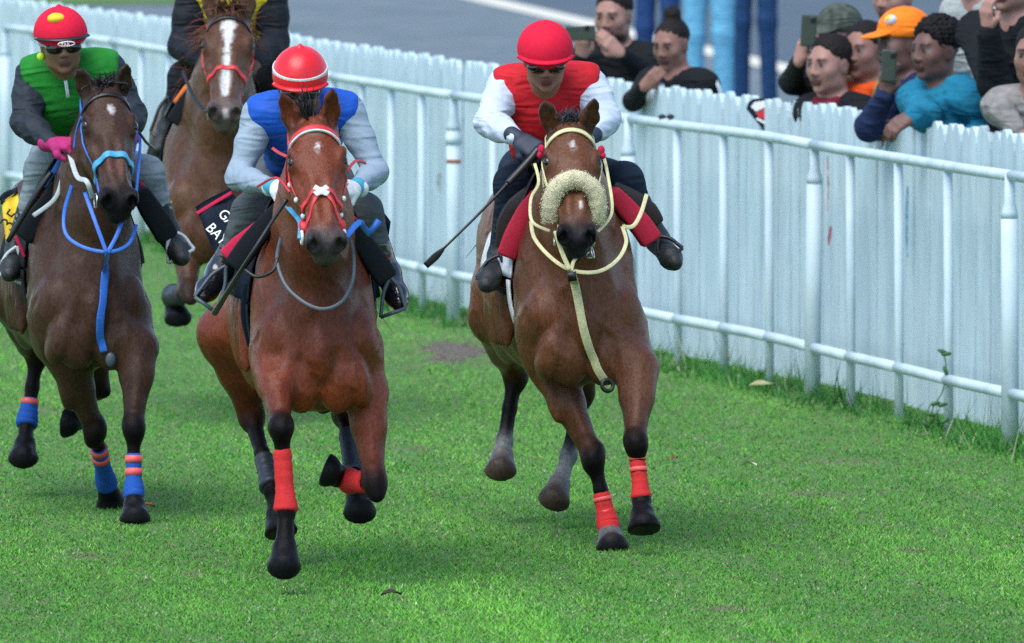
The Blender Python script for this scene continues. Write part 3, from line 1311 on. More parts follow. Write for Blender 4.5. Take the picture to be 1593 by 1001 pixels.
def strands(pts, dirs, lens, rad, parts=6, curl=.02, grav=0.0, seed=0):
    """Tapered hair locks: a 3-sided sweep for each."""
    r = np.random.default_rng(seed)
    out = []
    for p, dv, ln in zip(pts, dirs, lens):
        p = np.array(p, float)
        P = [p.copy()]
        dv = nrm(dv)
        w = r.normal(0, curl, 3)
        for i in range(parts):
            dv = nrm(dv + w + np.array([0, 0, -grav]) + r.normal(0, curl * .5, 3))
            P.append(P[-1] + dv * ln / parts)
        rs = rad * np.linspace(1, .12, len(P)) * r.uniform(.6, 1.3)
        out.append(tube(P, rs, 4, True))
    return cat_meshes(out)


def hair_part(name, parent, V, F, col, lab=None):
    o = put(name, V, F, m_hair, parent, np.tile(np.array(col), (len(V), 1)) * (1 + .25 * wob(V, 40))[:, None], True, lab)
    o['kind'] = 'stuff'
    return o
# ------------------------------------------------------------------ tack
m_leather = mat('black_leather', (.005, .005, .006), .38, .2, 60, .15, 260, spec=.5)
m_brown_l = mat('brown_leather', (.018, .010, .009), .5, .2, 60, .15, 260)
m_steel = mat('bit_steel', (.55, .56, .57), .28, .1, 20, .03, 60, metal=1.0)
m_foam = mat('black_foam', (.006, .009, .013), .8, .25, 150, .3, 400, spec=.2)
m_navy = mat('navy_cloth', (.006, .013, .028), .75, .2, 90, .25, 300, spec=.2)
m_red_n = mat('red_nylon', (.52, .022, .030), .5, .15, 60, .15, 300)
m_redpad = mat('red_pad', (.42, .014, .040), .7, .15, 120, .25, 380, spec=.25)
m_redcloth = mat('red_cloth', (.50, .015, .060), .75, .15, 90, .2, 300, spec=.2)
m_blue_n = mat('blue_nylon', (.020, .13, .52), .5, .15, 60, .15, 300)
m_teal_n = mat('teal_nylon', (.05, .30, .50), .5, .15, 60, .1, 300)
m_cream = mat('cream_webbing', (.56, .55, .30), .65, .15, 60, .2, 300)
m_white_c = mat('white_cloth', (.62, .66, .68), .75, .15, 40, .25, 160, spec=.2)
m_wool = mat('sheepskin', (.68, .63, .42), .95, .16, 150, .8, 260, spec=.05)
m_bandR = mat('red_bandage', (.60, .030, .032), .75, .14, 90, .35, 260, spec=.2, stretch=(1, 1, 4))
m_bandB = mat('blue_bandage', (.014, .085, .38), .75, .14, 90, .35, 260, spec=.2, stretch=(1, 1, 4))
m_tapeR = mat('red_tape', (.75, .10, .09), .5, .12, 60, .1, 200)
m_boot_g = mat('leg_boot', (.014, .021, .030), .5, .2, 40, .15, 200)
m_yellow_c = mat('yellow_cloth', (.75, .52, .02), .7, .15, 60, .2, 260)
m_print_w = mat('white_print', (.75, .76, .76), .6, .08, 60, .05)
m_print_k = mat('black_print', (.012, .012, .014), .6, .08, 60, .05)
m_rubber_w = mat('rubber_grip', (.42, .48, .50), .6, .12, 60, .15)
m_lime = mat('lime_cord', (.35, .60, .06), .6, .1, 60, .1)
m_rein_g = mat('grey_rubber', (.045, .068, .085), .45, .15, 60, .1)
m_orange = mat('orange_trim', (.75, .16, .02), .6, .12, 60, .1)


def ray(H, px, py, d_from=None, dmax=3.5, off=0.0):
    """First point of the horse's body along the line of sight, skipping the head."""
    d = (H.sp['d0'] - .02) if d_from is None else d_from
    ds = np.arange(d, d + 2.2, .006)
    P = np.array([pt(px, py, q) for q in ds])
    v = H.F.gev(P) - off
    k = np.nonzero(v < .0008)[0]
    if len(k) == 0:
        return None
    return P[k[0]]


def snapline(H, pts, off, n=6, closed=False, it=6):
    Q = spline(pts, n, closed)
    P, N = H.F.snap(Q, off, it)
    return P, N


def strap(H, name, pts, w, t, m, parent, n=6, closed=False, label=None):
    """Flat strap lying on the horse: pts are world points near the surface."""
    P, N = snapline(H, pts, t * .5 + .001, n, closed)
    V, F = tube(P, 1, 10, True, closed, flat=(w, t, N))
    return put(name, V, F, m, parent, label=label)


def cord(name, pts, r, m, parent, n=8, k=10, label=None):
    V, F = tube(spline(pts, n), r, k)
    return put(name, V, F, m, parent, label=label)


def ribbon(name, pts, w, t, m, parent, N=None, n=8, label=None):
    P = spline(pts, n)
    NN = np.tile(np.array([0, -1.0, .15]) if N is None else np.asarray(N, float), (len(P), 1))
    V, F = tube(P, 1, 10, flat=(w, t, NN))
    return put(name, V, F, m, parent, label=label)


def ring(c, ax, r, rr, n=20, k=8):
    ax = nrm(ax)
    u = nrm(np.cross(ax, [.31, .2, .9]))
    v = np.cross(ax, u)
    P = [np.asarray(c) + r * (math.cos(a) * u + math.sin(a) * v) for a in np.linspace(0, 2 * math.pi, n + 1)]
    return tube(P, rr, k, closed=True)


def headstall(H, m_main, m_brow, w=.017, brow_w=.024, nose=None, m_nose=None, rings=True, keepers=None, brow_in=None):
    Hd = H.Hd
    hs = H.hs
    br = root_part('bridle', H)
    # crown piece behind the ears
    side = {}
    P, N = snapline(H, [Hd(-.10, -.05, .10), Hd(-.085, -.05, .03), Hd(-.05, -.06, -.03), Hd(0, -.06, -.05), Hd(.05, -.06, -.03), Hd(.085, -.05, .03), Hd(.10, -.05, .10)], .004)
    V, F = tube(P, 1, 10, flat=(w * 1.2, .006, N))
    br = put('bridle', V, F, m_main, H.root)
    strap(H, 'browband', [Hd(-.100, -.045, .098), Hd(-.085, .02, .085), Hd(-.05, .05, .072), Hd(0, .06, .068), Hd(.05, .05, .072), Hd(.085, .02, .085), Hd(.100, -.045, .098)], brow_w, .008, m_brow, br)
    if brow_in is not None:
        strap(H, 'browband_trim', [Hd(-.100, -.035, .110), Hd(-.085, .02, .098), Hd(-.05, .05, .086), Hd(0, .06, .082), Hd(.05, .05, .086), Hd(.085, .02, .098), Hd(.100, -.035, .110)], .007, .009, brow_in, br)
    for s in (-1, 1):
        strap(H, 'cheekpiece', [Hd(s * .104, -.045, .10), Hd(s * .115, -.05, .20), Hd(s * .10, -.07, .32), Hd(s * .08, -.095, .47)], w, .007, m_main, br)
        strap(H, 'throat_strap', [Hd(s * .104, -.06, .09), Hd(s * .10, -.13, .10), Hd(s * .06, -.19, .14)], w * .7, .006, m_main, br)
        if rings:
            c = Hd(s * .073, -.100, .495)
            V, F = ring(c, H.RH[0], .028, .0045)
            put('bit_ring', V, F, m_steel, br)
    if nose is not None:
        t0, wid, th = nose
        strap(H, 'noseband', [Hd(-.075, -.11, t0 + .03), Hd(-.085, -.05, t0 + .015), Hd(-.06, .02, t0), Hd(0, .05, t0 - .005), Hd(.06, .02, t0), Hd(.085, -.05, t0 + .015), Hd(.075, -.11, t0 + .03)], wid, th, m_nose, br)
    return br


def root_part(name, H):
    return None


def bandage(H, key, t0, t1, m, parent=None, r=.046, tapes=(), flare=.0, name='leg_bandage', m_tape=None):
    """Wrap round the cannon from t0 to t1 (0 knee, 1 fetlock)."""
    J = H.legs[key]
    a, b = J[1], J[2]
    e = J[3]
    P, R = [], []
    nn = 26
    for i in range(nn):
        t = t0 + (t1 - t0) * i / (nn - 1)
        if t <= 1:
            p = lerp(a, b, t)
        else:
            p = b + nrm(e - b) * (t - 1) * np.linalg.norm(b - a)
        P.append(p)
        fl = math.exp(-((t - 1.0) / .17) ** 2) * .012
        R.append((r + fl + flare * (t - t0)) * H.g + .0007 * math.sin(i * 1.9) * math.sin(i * .7 + 1) + .0006 * math.sin(i * 4.7))
    R[0] -= .006
    R[-1] -= .008
    V, F = tube(P, R, 22)
    # overlapping turns of the wrap
    ri, ci = np.divmod(np.arange(len(V)), 22)
    turn = ((ri / (nn - 1)) * 7.0 * (t1 - t0) / .75 + ci / 22.0) % 1.0
    ctr = np.repeat(np.array(P), 22, 0)
    V = ctr + (V - ctr) * (1 + (.05 * (turn - .5) * (turn < .85)))[:, None]
    V = V + .0028 * (wob(V * np.array([1, 1, .6]), 60.0, 2))[:, None] * nrm([.3, -.9, .1])
    o = put(name, V, F, m, H.root)
    for (ta, tb) in tapes:
        P = [lerp(a, b, ta), lerp(a, b, (ta + tb) / 2), lerp(a, b, tb)]
        V, F = tube(P, (r + .003) * H.g, 22)
        put('tape', V, F, m_tape or m_tapeR, o)
    return o


def drape(H, u0, u1, a0, a1, off, nu=18, na=36, edge=None, z_ax=1.05, flare=None):
    """A cloth sheet over the back: u along the horse, a the angle round the barrel (0 = up, + = viewer's right)."""
    Vi, Vo = [], []
    for i in range(nu):
        u = u0 + (u1 - u0) * i / (nu - 1)
        for j in range(na):
            a = a0 + (a1 - a0) * j / (na - 1)
            dr = math.sin(a) * H.Lt + math.cos(a) * H.Up
            r = .50
            c = H.L(u, 0, z_ax)
            P = c + dr * r
            Vi.append((P, dr))
    P = np.array([p for p, _ in Vi])
    Dv = np.array([q for _, q in Vi])
    for _ in range(26):
        v = H.F.gev(P) - off
        P = P - Dv * np.clip(v * .85, -.03, .2)[:, None]
    if flare is not None:
        P = P + flare(P, Dv, nu, na)
    N = Dv
    th = .008
    V = np.concatenate([P + N * th, P])
    F = []
    M = nu * na

    def q(i, j):
        return i * na + j
    for i in range(nu - 1):
        for j in range(na - 1):
            F.append((q(i, j), q(i, j + 1), q(i + 1, j + 1), q(i + 1, j)))
            F.append((M + q(i + 1, j), M + q(i + 1, j + 1), M + q(i, j + 1), M + q(i, j)))
    rim = [q(0, j) for j in range(na)] + [q(i, na - 1) for i in range(1, nu)] + [q(nu - 1, j) for j in range(na - 2, -1, -1)] + [q(i, 0) for i in range(nu - 2, 0, -1)]
    for a, b in zip(rim, rim[1:] + rim[:1]):
        F.append((b, a, M + a, M + b))
    return V, F, np.array([V[r] for r in rim + rim[:1]])


def slab(pts3, wv, th, nrmv, rounded=.4, n=14):
    """Padded roll: flat superellipse section swept along pts3 with widths wv."""
    P = spline(pts3, 6)
    w = np.interp(np.linspace(0, 1, len(P)), np.linspace(0, 1, len(wv)), wv)
    NN = np.tile(np.asarray(nrmv, float), (len(P), 1))
    w = w.copy()
    w[0] *= .8
    w[-1] *= .85
    return tube(P, 1, n, flat=(w, th, NN))


def stirrup(H, px_l, px_r, px_top, d, m, parent, tread=.030):
    """Iron seen from the front: two arms from the top eye to the ends of the tread."""
    a, b, t = pt(*px_l, d), pt(*px_r, d), pt(*px_top, d + .02)
    arm1 = tube(spline([t, lerp(t, a, .35) + .25 * (a - lerp(a, b, .5)), lerp(t, a, .75) + .10 * (a - lerp(a, b, .5)), a], 6), .0075, 8)
    arm2 = tube(spline([t, lerp(t, b, .35) + .25 * (b - lerp(a, b, .5)), lerp(t, b, .75) + .10 * (b - lerp(a, b, .5)), b], 6), .0075, 8)
    tr = tube([a, lerp(a, b, .5), b], 1, 10, flat=(.05, .014, np.tile(nrm(np.cross(b - a, [0, 1, 0])), (3, 1))))
    V, F = cat_meshes([arm1, arm2, tr])
    return put('stirrup', V, F, m, parent)
# ------------------------------------------------------------------ people
def cloth_mat(name, col, rough=.8, noise=.14, spec=.2, bump=.3, bscale=60.0):
    return mat('cloth_' + name, col, rough, noise, 26.0, bump, bscale, spec=spec, fold=.6, fscale=7.0)


m_skin = mat('skin', attr=True, rough=.5, noise=.07, nscale=60, bump=.06, bscale=300, spec=.35)
m_phair = mat('person_hair', attr=True, rough=.7, noise=.3, nscale=120, bump=.5, bscale=160, spec=.2)
m_lens = mat('dark_lens', (.006, .006, .008), .08, .02, 10, 0, spec=.7)
m_black_p = mat('black_plastic', (.012, .012, .014), .4, .1, 30, .05)
m_phone = mat('phone_case', (.030, .045, .035), .35, .1, 30, .03)


def wrinkle(amp=.004, f=34.0, s=0.0):
    """Folds: soft undulation plus sharper creases along slanting lines."""
    def go(V):
        dirn = np.stack([wob(V, f, s + 1), wob(V, f, s + 3), wob(V, f, s + 4)], -1)
        c = V.mean(0)
        out = V - c
        out = out / (np.linalg.norm(out, axis=1, keepdims=True) + 1e-6)
        w = wob(V * np.array([.75, .6, 1.35]), f * 1.1, s) 
        cr = (1 - np.abs(w)) ** 3 - .35
        return V + amp * .5 * dirn + amp * .55 * cr[:, None] * (np.array([0, -.8, .25]) + .4 * out)
    return go


def head_frame(c, look, up):
    y = nrm(look)
    x = nrm(np.cross(y, up))        # the person's right-hand side is -x here; x to the viewer's left if facing away
    z = np.cross(x, y)
    return np.asarray(c, float), np.array([x, y, z])


def add_head(F, c, R, S, skin, lip, brow=(.02, .014, .012), beard=None, eyes=True, neck=None, neck_r=.052, mouth_open=0.0, wide=1.0, ears=True):
    skin = tuple(skin)

    def h(x, y, z):
        return c + S * (x * wide * R[0] + y * R[1] + z * R[2])

    def el(x, y, z, r, k=.02, col=None, op=0):
        F.el(h(x, y, z), np.array(r) * S * np.array([wide, 1, 1]), R, k * S, skin if col is None and op == 0 else col, op)
    el(0, -.012, .038, (.076, .094, .084), .03)
    el(0, .016, -.020, (.067, .078, .082), .04)
    el(0, .036, -.072, (.046, .046, .040), .03)
    el(0, .072, -.098, (.020, .017, .016), .02)
    for s in (-1, 1):
        el(s * .044, .056, -.022, (.023, .025, .024), .032)
        el(s * .050, .010, -.070, (.018, .034, .026), .03)
    F.rc(h(-.038, .079, .026), h(.038, .079, .026), .010 * S, .010 * S, .022 * S, skin)
    F.rc(h(0, .090, .014), h(0, .105, -.026), .0075 * S, .0105 * S, .014 * S, skin)
    for s in (-1, 1):
        el(s * .0125, .097, -.033, (.009, .010, .008), .010)
        el(s * .033, .106, .004, (.017, .016, .011), .012, tuple(np.array(skin) * .75), 1)
        if eyes:
            el(s * .033, .082, .004, (.013, .0125, .0095), .003, (.26, .24, .22))
            F.paint.append(('el', (h(s * .033, .096, .004), np.array((.0085, .009, .0085)) * S, R), (.012, .008, .006), .003, 0))
            F.paint.append(('el', (h(s * .033, .096, .0125), np.array((.015, .012, .003)) * S, R), (.015, .01, .008), .003, 0))
            F.paint.append(('rc', (h(s * .018, .094, .026), h(s * .050, .083, .027), 0.006 * S, .0045 * S, None, 1), brow, .004, .001))
    lipc = tuple(lip)
    F.rc(h(-.018, .090, -.058), h(.018, .090, -.058), .0065 * S, .0065 * S, .006 * S, lipc)
    F.rc(h(-.016, .089, -.070 - mouth_open), h(.016, .089, -.070 - mouth_open), .0075 * S, .0075 * S, .006 * S, lipc)
    F.rc(h(-.022, .100, -.064), h(.022, .100, -.064), .0028 * S, .0028 * S, .004 * S, tuple(np.array(lip) * .35), 1)
    if ears:
        for s in (-1, 1):
            el(s * .077, -.006, -.006, (.009, .020, .032), .008, skin)
            el(s * .086, .004, -.006, (.005, .010, .018), .004, tuple(np.array(skin) * .7), 1)
    if beard is not None:
        F.paint.append(('el', (h(0, .03, -.105), np.array((.075, .075, .050)) * S, R), beard, .03, .004))
    if neck is not None:
        F.rc(h(0, -.020, -.060), neck, neck_r * S, (neck_r + .008) * S, .03, skin)
    return h


def add_hand(F, wrist, dv, nv, S=1.0, curl=1.0, col=None, thumb=1, spread=.0, grip=None):
    """Palm, four fingers and a thumb. dv: wrist to knuckles; nv: out of the palm (fingers curl that way)."""
    dv = nrm(dv)
    nv = nrm(np.asarray(nv, float) - dv * (np.asarray(nv, float) @ dv))
    sv = np.cross(dv, nv)
    w = np.asarray(wrist, float)
    kn = w + dv * .085 * S
    F.rc(w, w + dv * .03 * S, .026 * S, .030 * S, .02, col, 0, nv, .7)
    for i in range(4):
        o = (i - 1.5) * .0195 * S
        F.rc(w + dv * .025 * S + sv * o * .7, kn + sv * o, .016 * S, .0135 * S, .012 * S, col)
        ln = (.040, .045, .042, .033)[i] * S
        p = kn + sv * o
        d = nrm(dv + sv * spread * (i - 1.5))
        a = 0
        for j, f in enumerate((1.0, .68, .52)):
            a += curl * (.75, .95, .7)[j] + .05 * (i % 2)
            dd = math.cos(a) * d + math.sin(a) * nv
            q = p + dd * ln * f
            F.rc(p, q, (.0115 - .0012 * j) * S, (.0105 - .0012 * j) * S, .005 * S, col)
            p = q
    tb = w + dv * .028 * S - sv * thumb * .026 * S
    t1 = tb + nrm(dv * .6 - sv * thumb * .6 + nv * .5) * .040 * S
    t2 = t1 + nrm(dv * .7 + sv * thumb * .2 * curl + nv * .6 * curl) * .030 * S
    F.rc(tb, t1, .0165 * S, .0135 * S, .012 * S, col)
    F.rc(t1, t2, .0135 * S, .0105 * S, .006 * S, col)


def limb(F, a, b, c, r, k=.03, col=None, bulge=0.0):
    """Tapered two-bone limb with radii at a, just above b, below b, at c."""
    F.rc(a, b, r[0], r[1], k, col)
    F.rc(b, c, r[2], r[3], k, col)


def torso(F, J, s=1.0, inf=0.0, k=.07, col=None, shoulders=True, low=True):
    ch, pe, nk = J['chest'], J['pelvis'], J['neck']
    lat = nrm(J['shR'] - J['shL'])
    sp_ = nrm(ch - pe)
    ap = nrm(np.cross(lat, sp_))
    Rm = np.array([lat, ap, sp_])
    F.el(ch, np.array((.150, .105, .17)) * s + inf, Rm, k, col)
    F.el(lerp(ch, pe, .5), np.array((.130, .098, .16)) * s + inf, Rm, k, col)
    if low:
        F.el(pe, np.array((.145, .115, .12)) * s + inf, Rm, k, col)
    if shoulders:
        F.rc(J['shL'], J['shR'], .058 * s + inf, .058 * s + inf, k, col)
        F.rc(J['shL'] * .6 + nk * .4, J['shR'] * .6 + nk * .4, .055 * s + inf, .055 * s + inf, k, col)


def build_person(name_label, cat, J, garments, skin, lip, base, S=1.0, group=None, head=None, res=.006, hands=('L', 'R'), legs=True, hsc=1.0):
    """Body as one continuous mesh, clothing as children."""
    rt = root('person', base, name_label, cat, group)
    F = Field()
    F.base = tuple(skin)
    c, R = head_frame(J['head'], J['look'], J['hup'])
    h = add_head(F, c, R, (head or {}).get('S', S), skin, lip, neck=J['neck'], **{k: v for k, v in (head or {}).items() if k != 'S'})
    torso(F, J, S * .86, 0, .08)
    for s in 'LR':
        limb(F, J['sh' + s], J['el' + s], J['wr' + s], [.046 * S, .036 * S, .036 * S, .024 * S], .03)
        if s in hands:
            hd = J['hand' + s]
            add_hand(F, J['wr' + s], hd[0], hd[1], S * hsc, hd[2], None, hd[3] if len(hd) > 3 else 1)
        if legs:
            F.rc(lerp(J['pelvis'], J['hip' + s], .8), J['hip' + s], .09 * S, .075 * S, .06)
            limb(F, J['hip' + s], J['kn' + s], J['an' + s], [.072 * S, .050 * S, .046 * S, .034 * S], .04)
            shn = nrm(J['an' + s] - J['kn' + s])
            F.rc(J['an' + s] + shn * .03 * S, lerp(J['an' + s], J['toe' + s], .8) + shn * .048 * S, .028 * S, .022 * S, .02)
    return rt, F, h, R
# ------------------------------------------------------------------ the four horses
def marks(*ms, more=None):
    """White marks on the face: (x, n, t, rx, rt, colour)."""
    def go(H, L):
        return (more(H, L) if more else []) + [('el', (H.Hd(x, nn, t), np.array((rx, .06, rt)) * H.hs, H.RH), c, .008, .0022) for x, nn, t, rx, rt, c in ms]
    return go


B = dict(name='bright_bay', d0=42.3, x=497, yaw=5, g=.97, dz=-.045, coat=(.150, .032, .011), dark=(.0055, .0045, .005), muz=(.055, .048, .048),  # muz is lightened: greyish highlights painted into the muzzle colour
         label='bright bay horse in red bridle with red front leg wraps, nearest the camera',
         poll=(487, 190, 42.15), muzzle=(510, 386, 41.78), head_roll=-1,
         earL=(437, 143, 42.10), earR=(517, 136, 42.10),
         fL=[(428, 572, 42.32), (437, 665, 42.02), (445, 795, 42.02), (442, 886, 41.94)],
         fR=[(568, 610, 42.40), (583, 752, 42.28), (540, 748, 42.52), (504, 730, 42.46)],
         hL=[(352, 520, 43.65), (392, 650, 43.75), (424, 762, 43.45), (438, 832, 43.38)],
         hR=[(545, 560, 43.55), (537, 645, 43.55), (552, 742, 43.20), (560, 803, 43.10)],
         sole={'fR': (-.85, .1, .3), 'fL': (0, .75, -.65), 'hR': (0, .6, -.8)},
         paint=marks((.002, .03, .148, .009, .016, (.52, .50, .48)), (-.004, .03, .162, .006, .010, (.52, .50, .48)), (.0, .03, .09, .03, .012, (.17, .09, .07)), more=lambda H, L: [('el', (L(-.05, 0, 1.16), np.array((.26, .30, .24)), np.eye(3)), (.070, .020, .010), .24, .05)]))
C = dict(name='brown_bay', d0=44.3, x=912, yaw=7, g=.99, dz=-.075, coat=(.108, .040, .017), dark=(.0055, .005, .0055), muz=(.016, .016, .019),
         label='brown bay horse with cream sheepskin noseband and breastplate, closest to the rail', res=.0085, mouth=.018,
         poll=(887, 197, 44.20), muzzle=(898, 373, 43.78), head_roll=2,
         earL=(846, 155, 44.12), earR=(926, 150, 44.12),
         fL=[(862, 580, 44.42), (923, 712, 44.30), (946, 815, 44.28), (953, 856, 44.22)],
         fR=[(990, 575, 44.25), (989, 690, 44.05), (998, 778, 44.02), (1002, 826, 43.92)],
         hL=[(775, 490, 45.60), (802, 583, 45.85), (784, 688, 45.75), (778, 737, 45.68)],
         hR=[(905, 520, 45.40), (905, 610, 45.50), (884, 710, 45.45), (860, 783, 45.36)],
         sole={'fR': (.1, -.45, -1), 'fL': (0, .2, -1), 'hL': (0, .6, -.8), 'hR': (-.3, .6, -.8)}, white={'hL': .8, 'hR': .8, 'fL': 1.3}, palehoof=('hL', 'hR'),
         paint=lambda H, L: marks((-.002, .03, .135, .010, .014, (.55, .53, .5)), (.004, .03, .150, .006, .020, (.5, .48, .46)), (.020, .03, .43, .006, .022, (.5, .46, .44)))(H, L)
         + [('el', (lerp(H.legs[k][1], H.legs[k][2], 1.05), np.array((.046, .046, .040)), np.eye(3)), (.16, .17, .17), .03, .016) for k in ('hL', 'hR')])
A = dict(name='dark_bay', d0=45.9, x=146, yaw=8, g=.97, dz=-.09, coat=(.052, .025, .015), dark=(.005, .0045, .005), muz=(.014, .013, .015),
         label='dark bay horse with blue noseband, blue breastplate and blue leg wraps', res=.009,
         poll=(163, 140, 45.85), muzzle=(189, 318, 45.45), head_roll=-1, head_yaw=-6,
         earL=(121, 106, 45.80), earR=(198, 97, 45.80),
         fL=[(107, 562, 46.05), (148, 672, 46.15), (165, 750, 46.45), (174, 788, 46.55)],
         fR=[(214, 540, 45.90), (208, 666, 45.75), (208, 765, 45.72), (210, 812, 45.66)],
         hL=[(25, 460, 47.1), (58, 550, 47.35), (42, 655, 47.30), (36, 718, 47.2)],
         hR=[(140, 490, 46.9), (152, 600, 47.05), (122, 655, 47.25), (97, 658, 47.2)],
         sole={'fL': (.2, .8, -.5), 'fR': (0, .1, -1), 'hL': (0, .6, -.8), 'hR': (-1, .2, .1)},
         paint=marks((.0, .03, .135, .010, .014, (.55, .53, .5)), (.004, .03, .152, .009, .016, (.5, .48, .46)), (0, 0, .40, .045, .06, (.075, .030, .018))))
D = dict(name='chestnut', d0=52.0, x=338, yaw=4, g=1.0, dz=.02, coat=(.080, .034, .016), dark=(.025, .013, .009), muz=(.10, .075, .07),
         label='chestnut horse with a long white blaze, galloping at the back', res=.011,
         poll=(357, 22, 51.9), muzzle=(350, 180, 51.45), head_roll=2,
         earL=(318, -28, 51.9), earR=(392, -28, 51.9),
         fL=[(290, 360, 52.1), (293, 455, 51.85), (268, 462, 52.15), (277, 500, 52.12)],
         fR=[(385, 360, 52.1), (400, 430, 51.85), (405, 470, 52.1), (410, 510, 52.1)],
         hL=[(318, 330, 53.3), (352, 420, 53.5), (365, 500, 53.3), (372, 545, 53.2)],
         hR=[(390, 330, 53.3), (400, 420, 53.5), (405, 500, 53.3), (408, 545, 53.2)],
         sole={'fL': (0, .5, -.8)},
         paint=marks((.0, .03, .11, .034, .030, (.55, .55, .55)), (.0, .03, .16, .021, .06, (.55, .55, .55)), (-.002, .0, .28, .014, .13, (.55, .55, .55)), (-.004, .0, .41, .020, .09, (.5, .5, .5)), (0, -.06, .56, .03, .035, (.45, .42, .4))))
HB, HC, HA, HD = [build_horse(s) for s in (B, C, A, D)]

# forelocks, manes, tails
def tuft(H, n, ctr, spread, dirv, ln, rad, col, seed, curl=.10, grav=0.0, name='forelock', js=.25):
    r = np.random.default_rng(seed)
    pts, dirs, lens = [], [], []
    for i in range(n):
        pts.append(H.Hd(ctr[0] + r.normal(0, spread), ctr[1] + r.normal(0, .012), ctr[2] + r.normal(0, .012)))
        dirs.append(nrm(np.asarray(dirv) + r.normal(0, js, 3)))
        lens.append(ln * r.uniform(.6, 1.2))
    V, F = strands(pts, dirs, lens, rad, 5, curl, grav, seed)
    return hair_part(name, H.root, V, F, col)


def mane(H, n, ln, col, seed, side, rad=.005, blow=(0, .6, .2)):
    r = np.random.default_rng(seed)
    a, b = H.Hd(0, -.10, -.02), H.L(-.50, 0, 1.44)
    pts, dirs, lens = [], [], []
    for i in range(n):
        t = r.random()
        p = lerp(a, b, t) + H.Lt * r.normal(0, .015) + np.array([0, 0, .05 * math.sin(math.pi * t)])
        pts.append(p)
        dirs.append(nrm(H.Lt * side * r.uniform(.1, .8) + np.asarray(blow) + r.normal(0, .2, 3)))
        lens.append(ln * r.uniform(.5, 1.2))
    pts = H.F.snap(np.array(pts), -.004, 3)[0]
    V, F = strands(pts, dirs, lens, rad, 5, .12, .25, seed)
    return hair_part('mane', H.root, V, F, col)


def tail(H, col, seed, n=90):
    r = np.random.default_rng(seed)
    pts = [H.L(-1.80, r.normal(0, .025), 1.20 + r.normal(0, .03)) for _ in range(n)]
    dirs = [nrm(-H.Fw * .9 + H.Up * .15 + r.normal(0, .12, 3)) for _ in range(n)]
    V, F = strands(pts, dirs, list(r.uniform(.4, .75, n)), .007, 6, .05, .22, seed)
    hair_part('tail', H.root, V, F, col)


tuft(HB, 26, (-.02, .02, .005), .014, (-.12, -.1, 1.0), .125, .0045, (.010, .012, .016), 1, .10, .05)
tuft(HC, 160, (.0, .02, .0), .028, (0, -.05, .8), .055, .0045, (.030, .036, .042), 2, .12, .1, js=.45)
tuft(HA, 150, (.0, .02, .0), .034, (.1, -.05, .7), .07, .005, (.012, .011, .012), 3, .15, .2, js=.5)
tuft(HD, 70, (.0, .02, .0), .03, (0, -.3, .7), .12, .006, (.12, .05, .03), 4, .2, .2)
mane(HB, 90, .12, (.010, .009, .010), 5, -1)
mane(HC, 70, .08, (.014, .013, .014), 6, 1)
mane(HA, 70, .10, (.010, .009, .009), 7, -1)
mane(HD, 150, .18, (.13, .045, .028), 8, -1, .006, (-.4, .2, .35))
mane(HD, 130, .18, (.13, .045, .028), 9, 1, .006, (.5, .2, .3))
for H, c, s in ((HB, (.012, .009, .008), 11), (HC, (.012, .010, .010), 12), (HA, (.010, .009, .009), 13), (HD, (.10, .04, .025), 14)):
    tail(H, c, s)

# ---- leg wraps and boots
bandage(HB, 'fL', .26, 1.02, m_bandR, r=.035)
bandage(HB, 'fR', .30, .95, m_bandR, r=.042)
bandage(HB, 'hL', .55, .98, m_boot_g, r=.038, name='leg_boot')
bandage(HB, 'hR', .30, .98, m_boot_g, r=.038, name='leg_boot')
bandage(HC, 'fL', .52, 1.22, m_bandR, r=.033, tapes=((.60, .66), (.80, .86)))
bandage(HC, 'fR', .18, .98, m_bandR, r=.031, tapes=((.22, .30), (.42, .50)))
bandage(HA, 'fL', .30, 1.10, m_bandB, r=.034, tapes=((.32, .40), (.47, .55)), m_tape=m_tapeR)
bandage(HA, 'fR', .40, 1.14, m_bandB, r=.032, tapes=((.44, .55), (.64, .75)))
bandage(HA, 'hL', .66, 1.10, m_bandB, r=.035, tapes=((.68, .76), (.86, .94)))
bandage(HA, 'hR', .52, .98, m_bandB, r=.035, tapes=((.60, .72),))
bandage(HD, 'fL', .35, .95, m_boot_g, r=.048, name='leg_boot')

# ---- bridles
def px(H, pts, off=.0, back=None, fr=None):
    """Points on the body under given photograph pixels, lifted towards the lens."""
    out, last = [], None
    for p in pts:
        if len(p) == 3:
            q = pt(*p)
        else:
            q = ray(H, *p, d_from=fr)
            if q is None:
                q = pt(p[0], p[1], last if last else H.sp['d0'] + (back or .4))
            last = q[1] / CP if False else np.linalg.norm(q - np.array([0, 0, HCAM]))
            q = q + nrm(np.array([0, 0, HCAM]) - q) * off
        out.append(q)
    return out


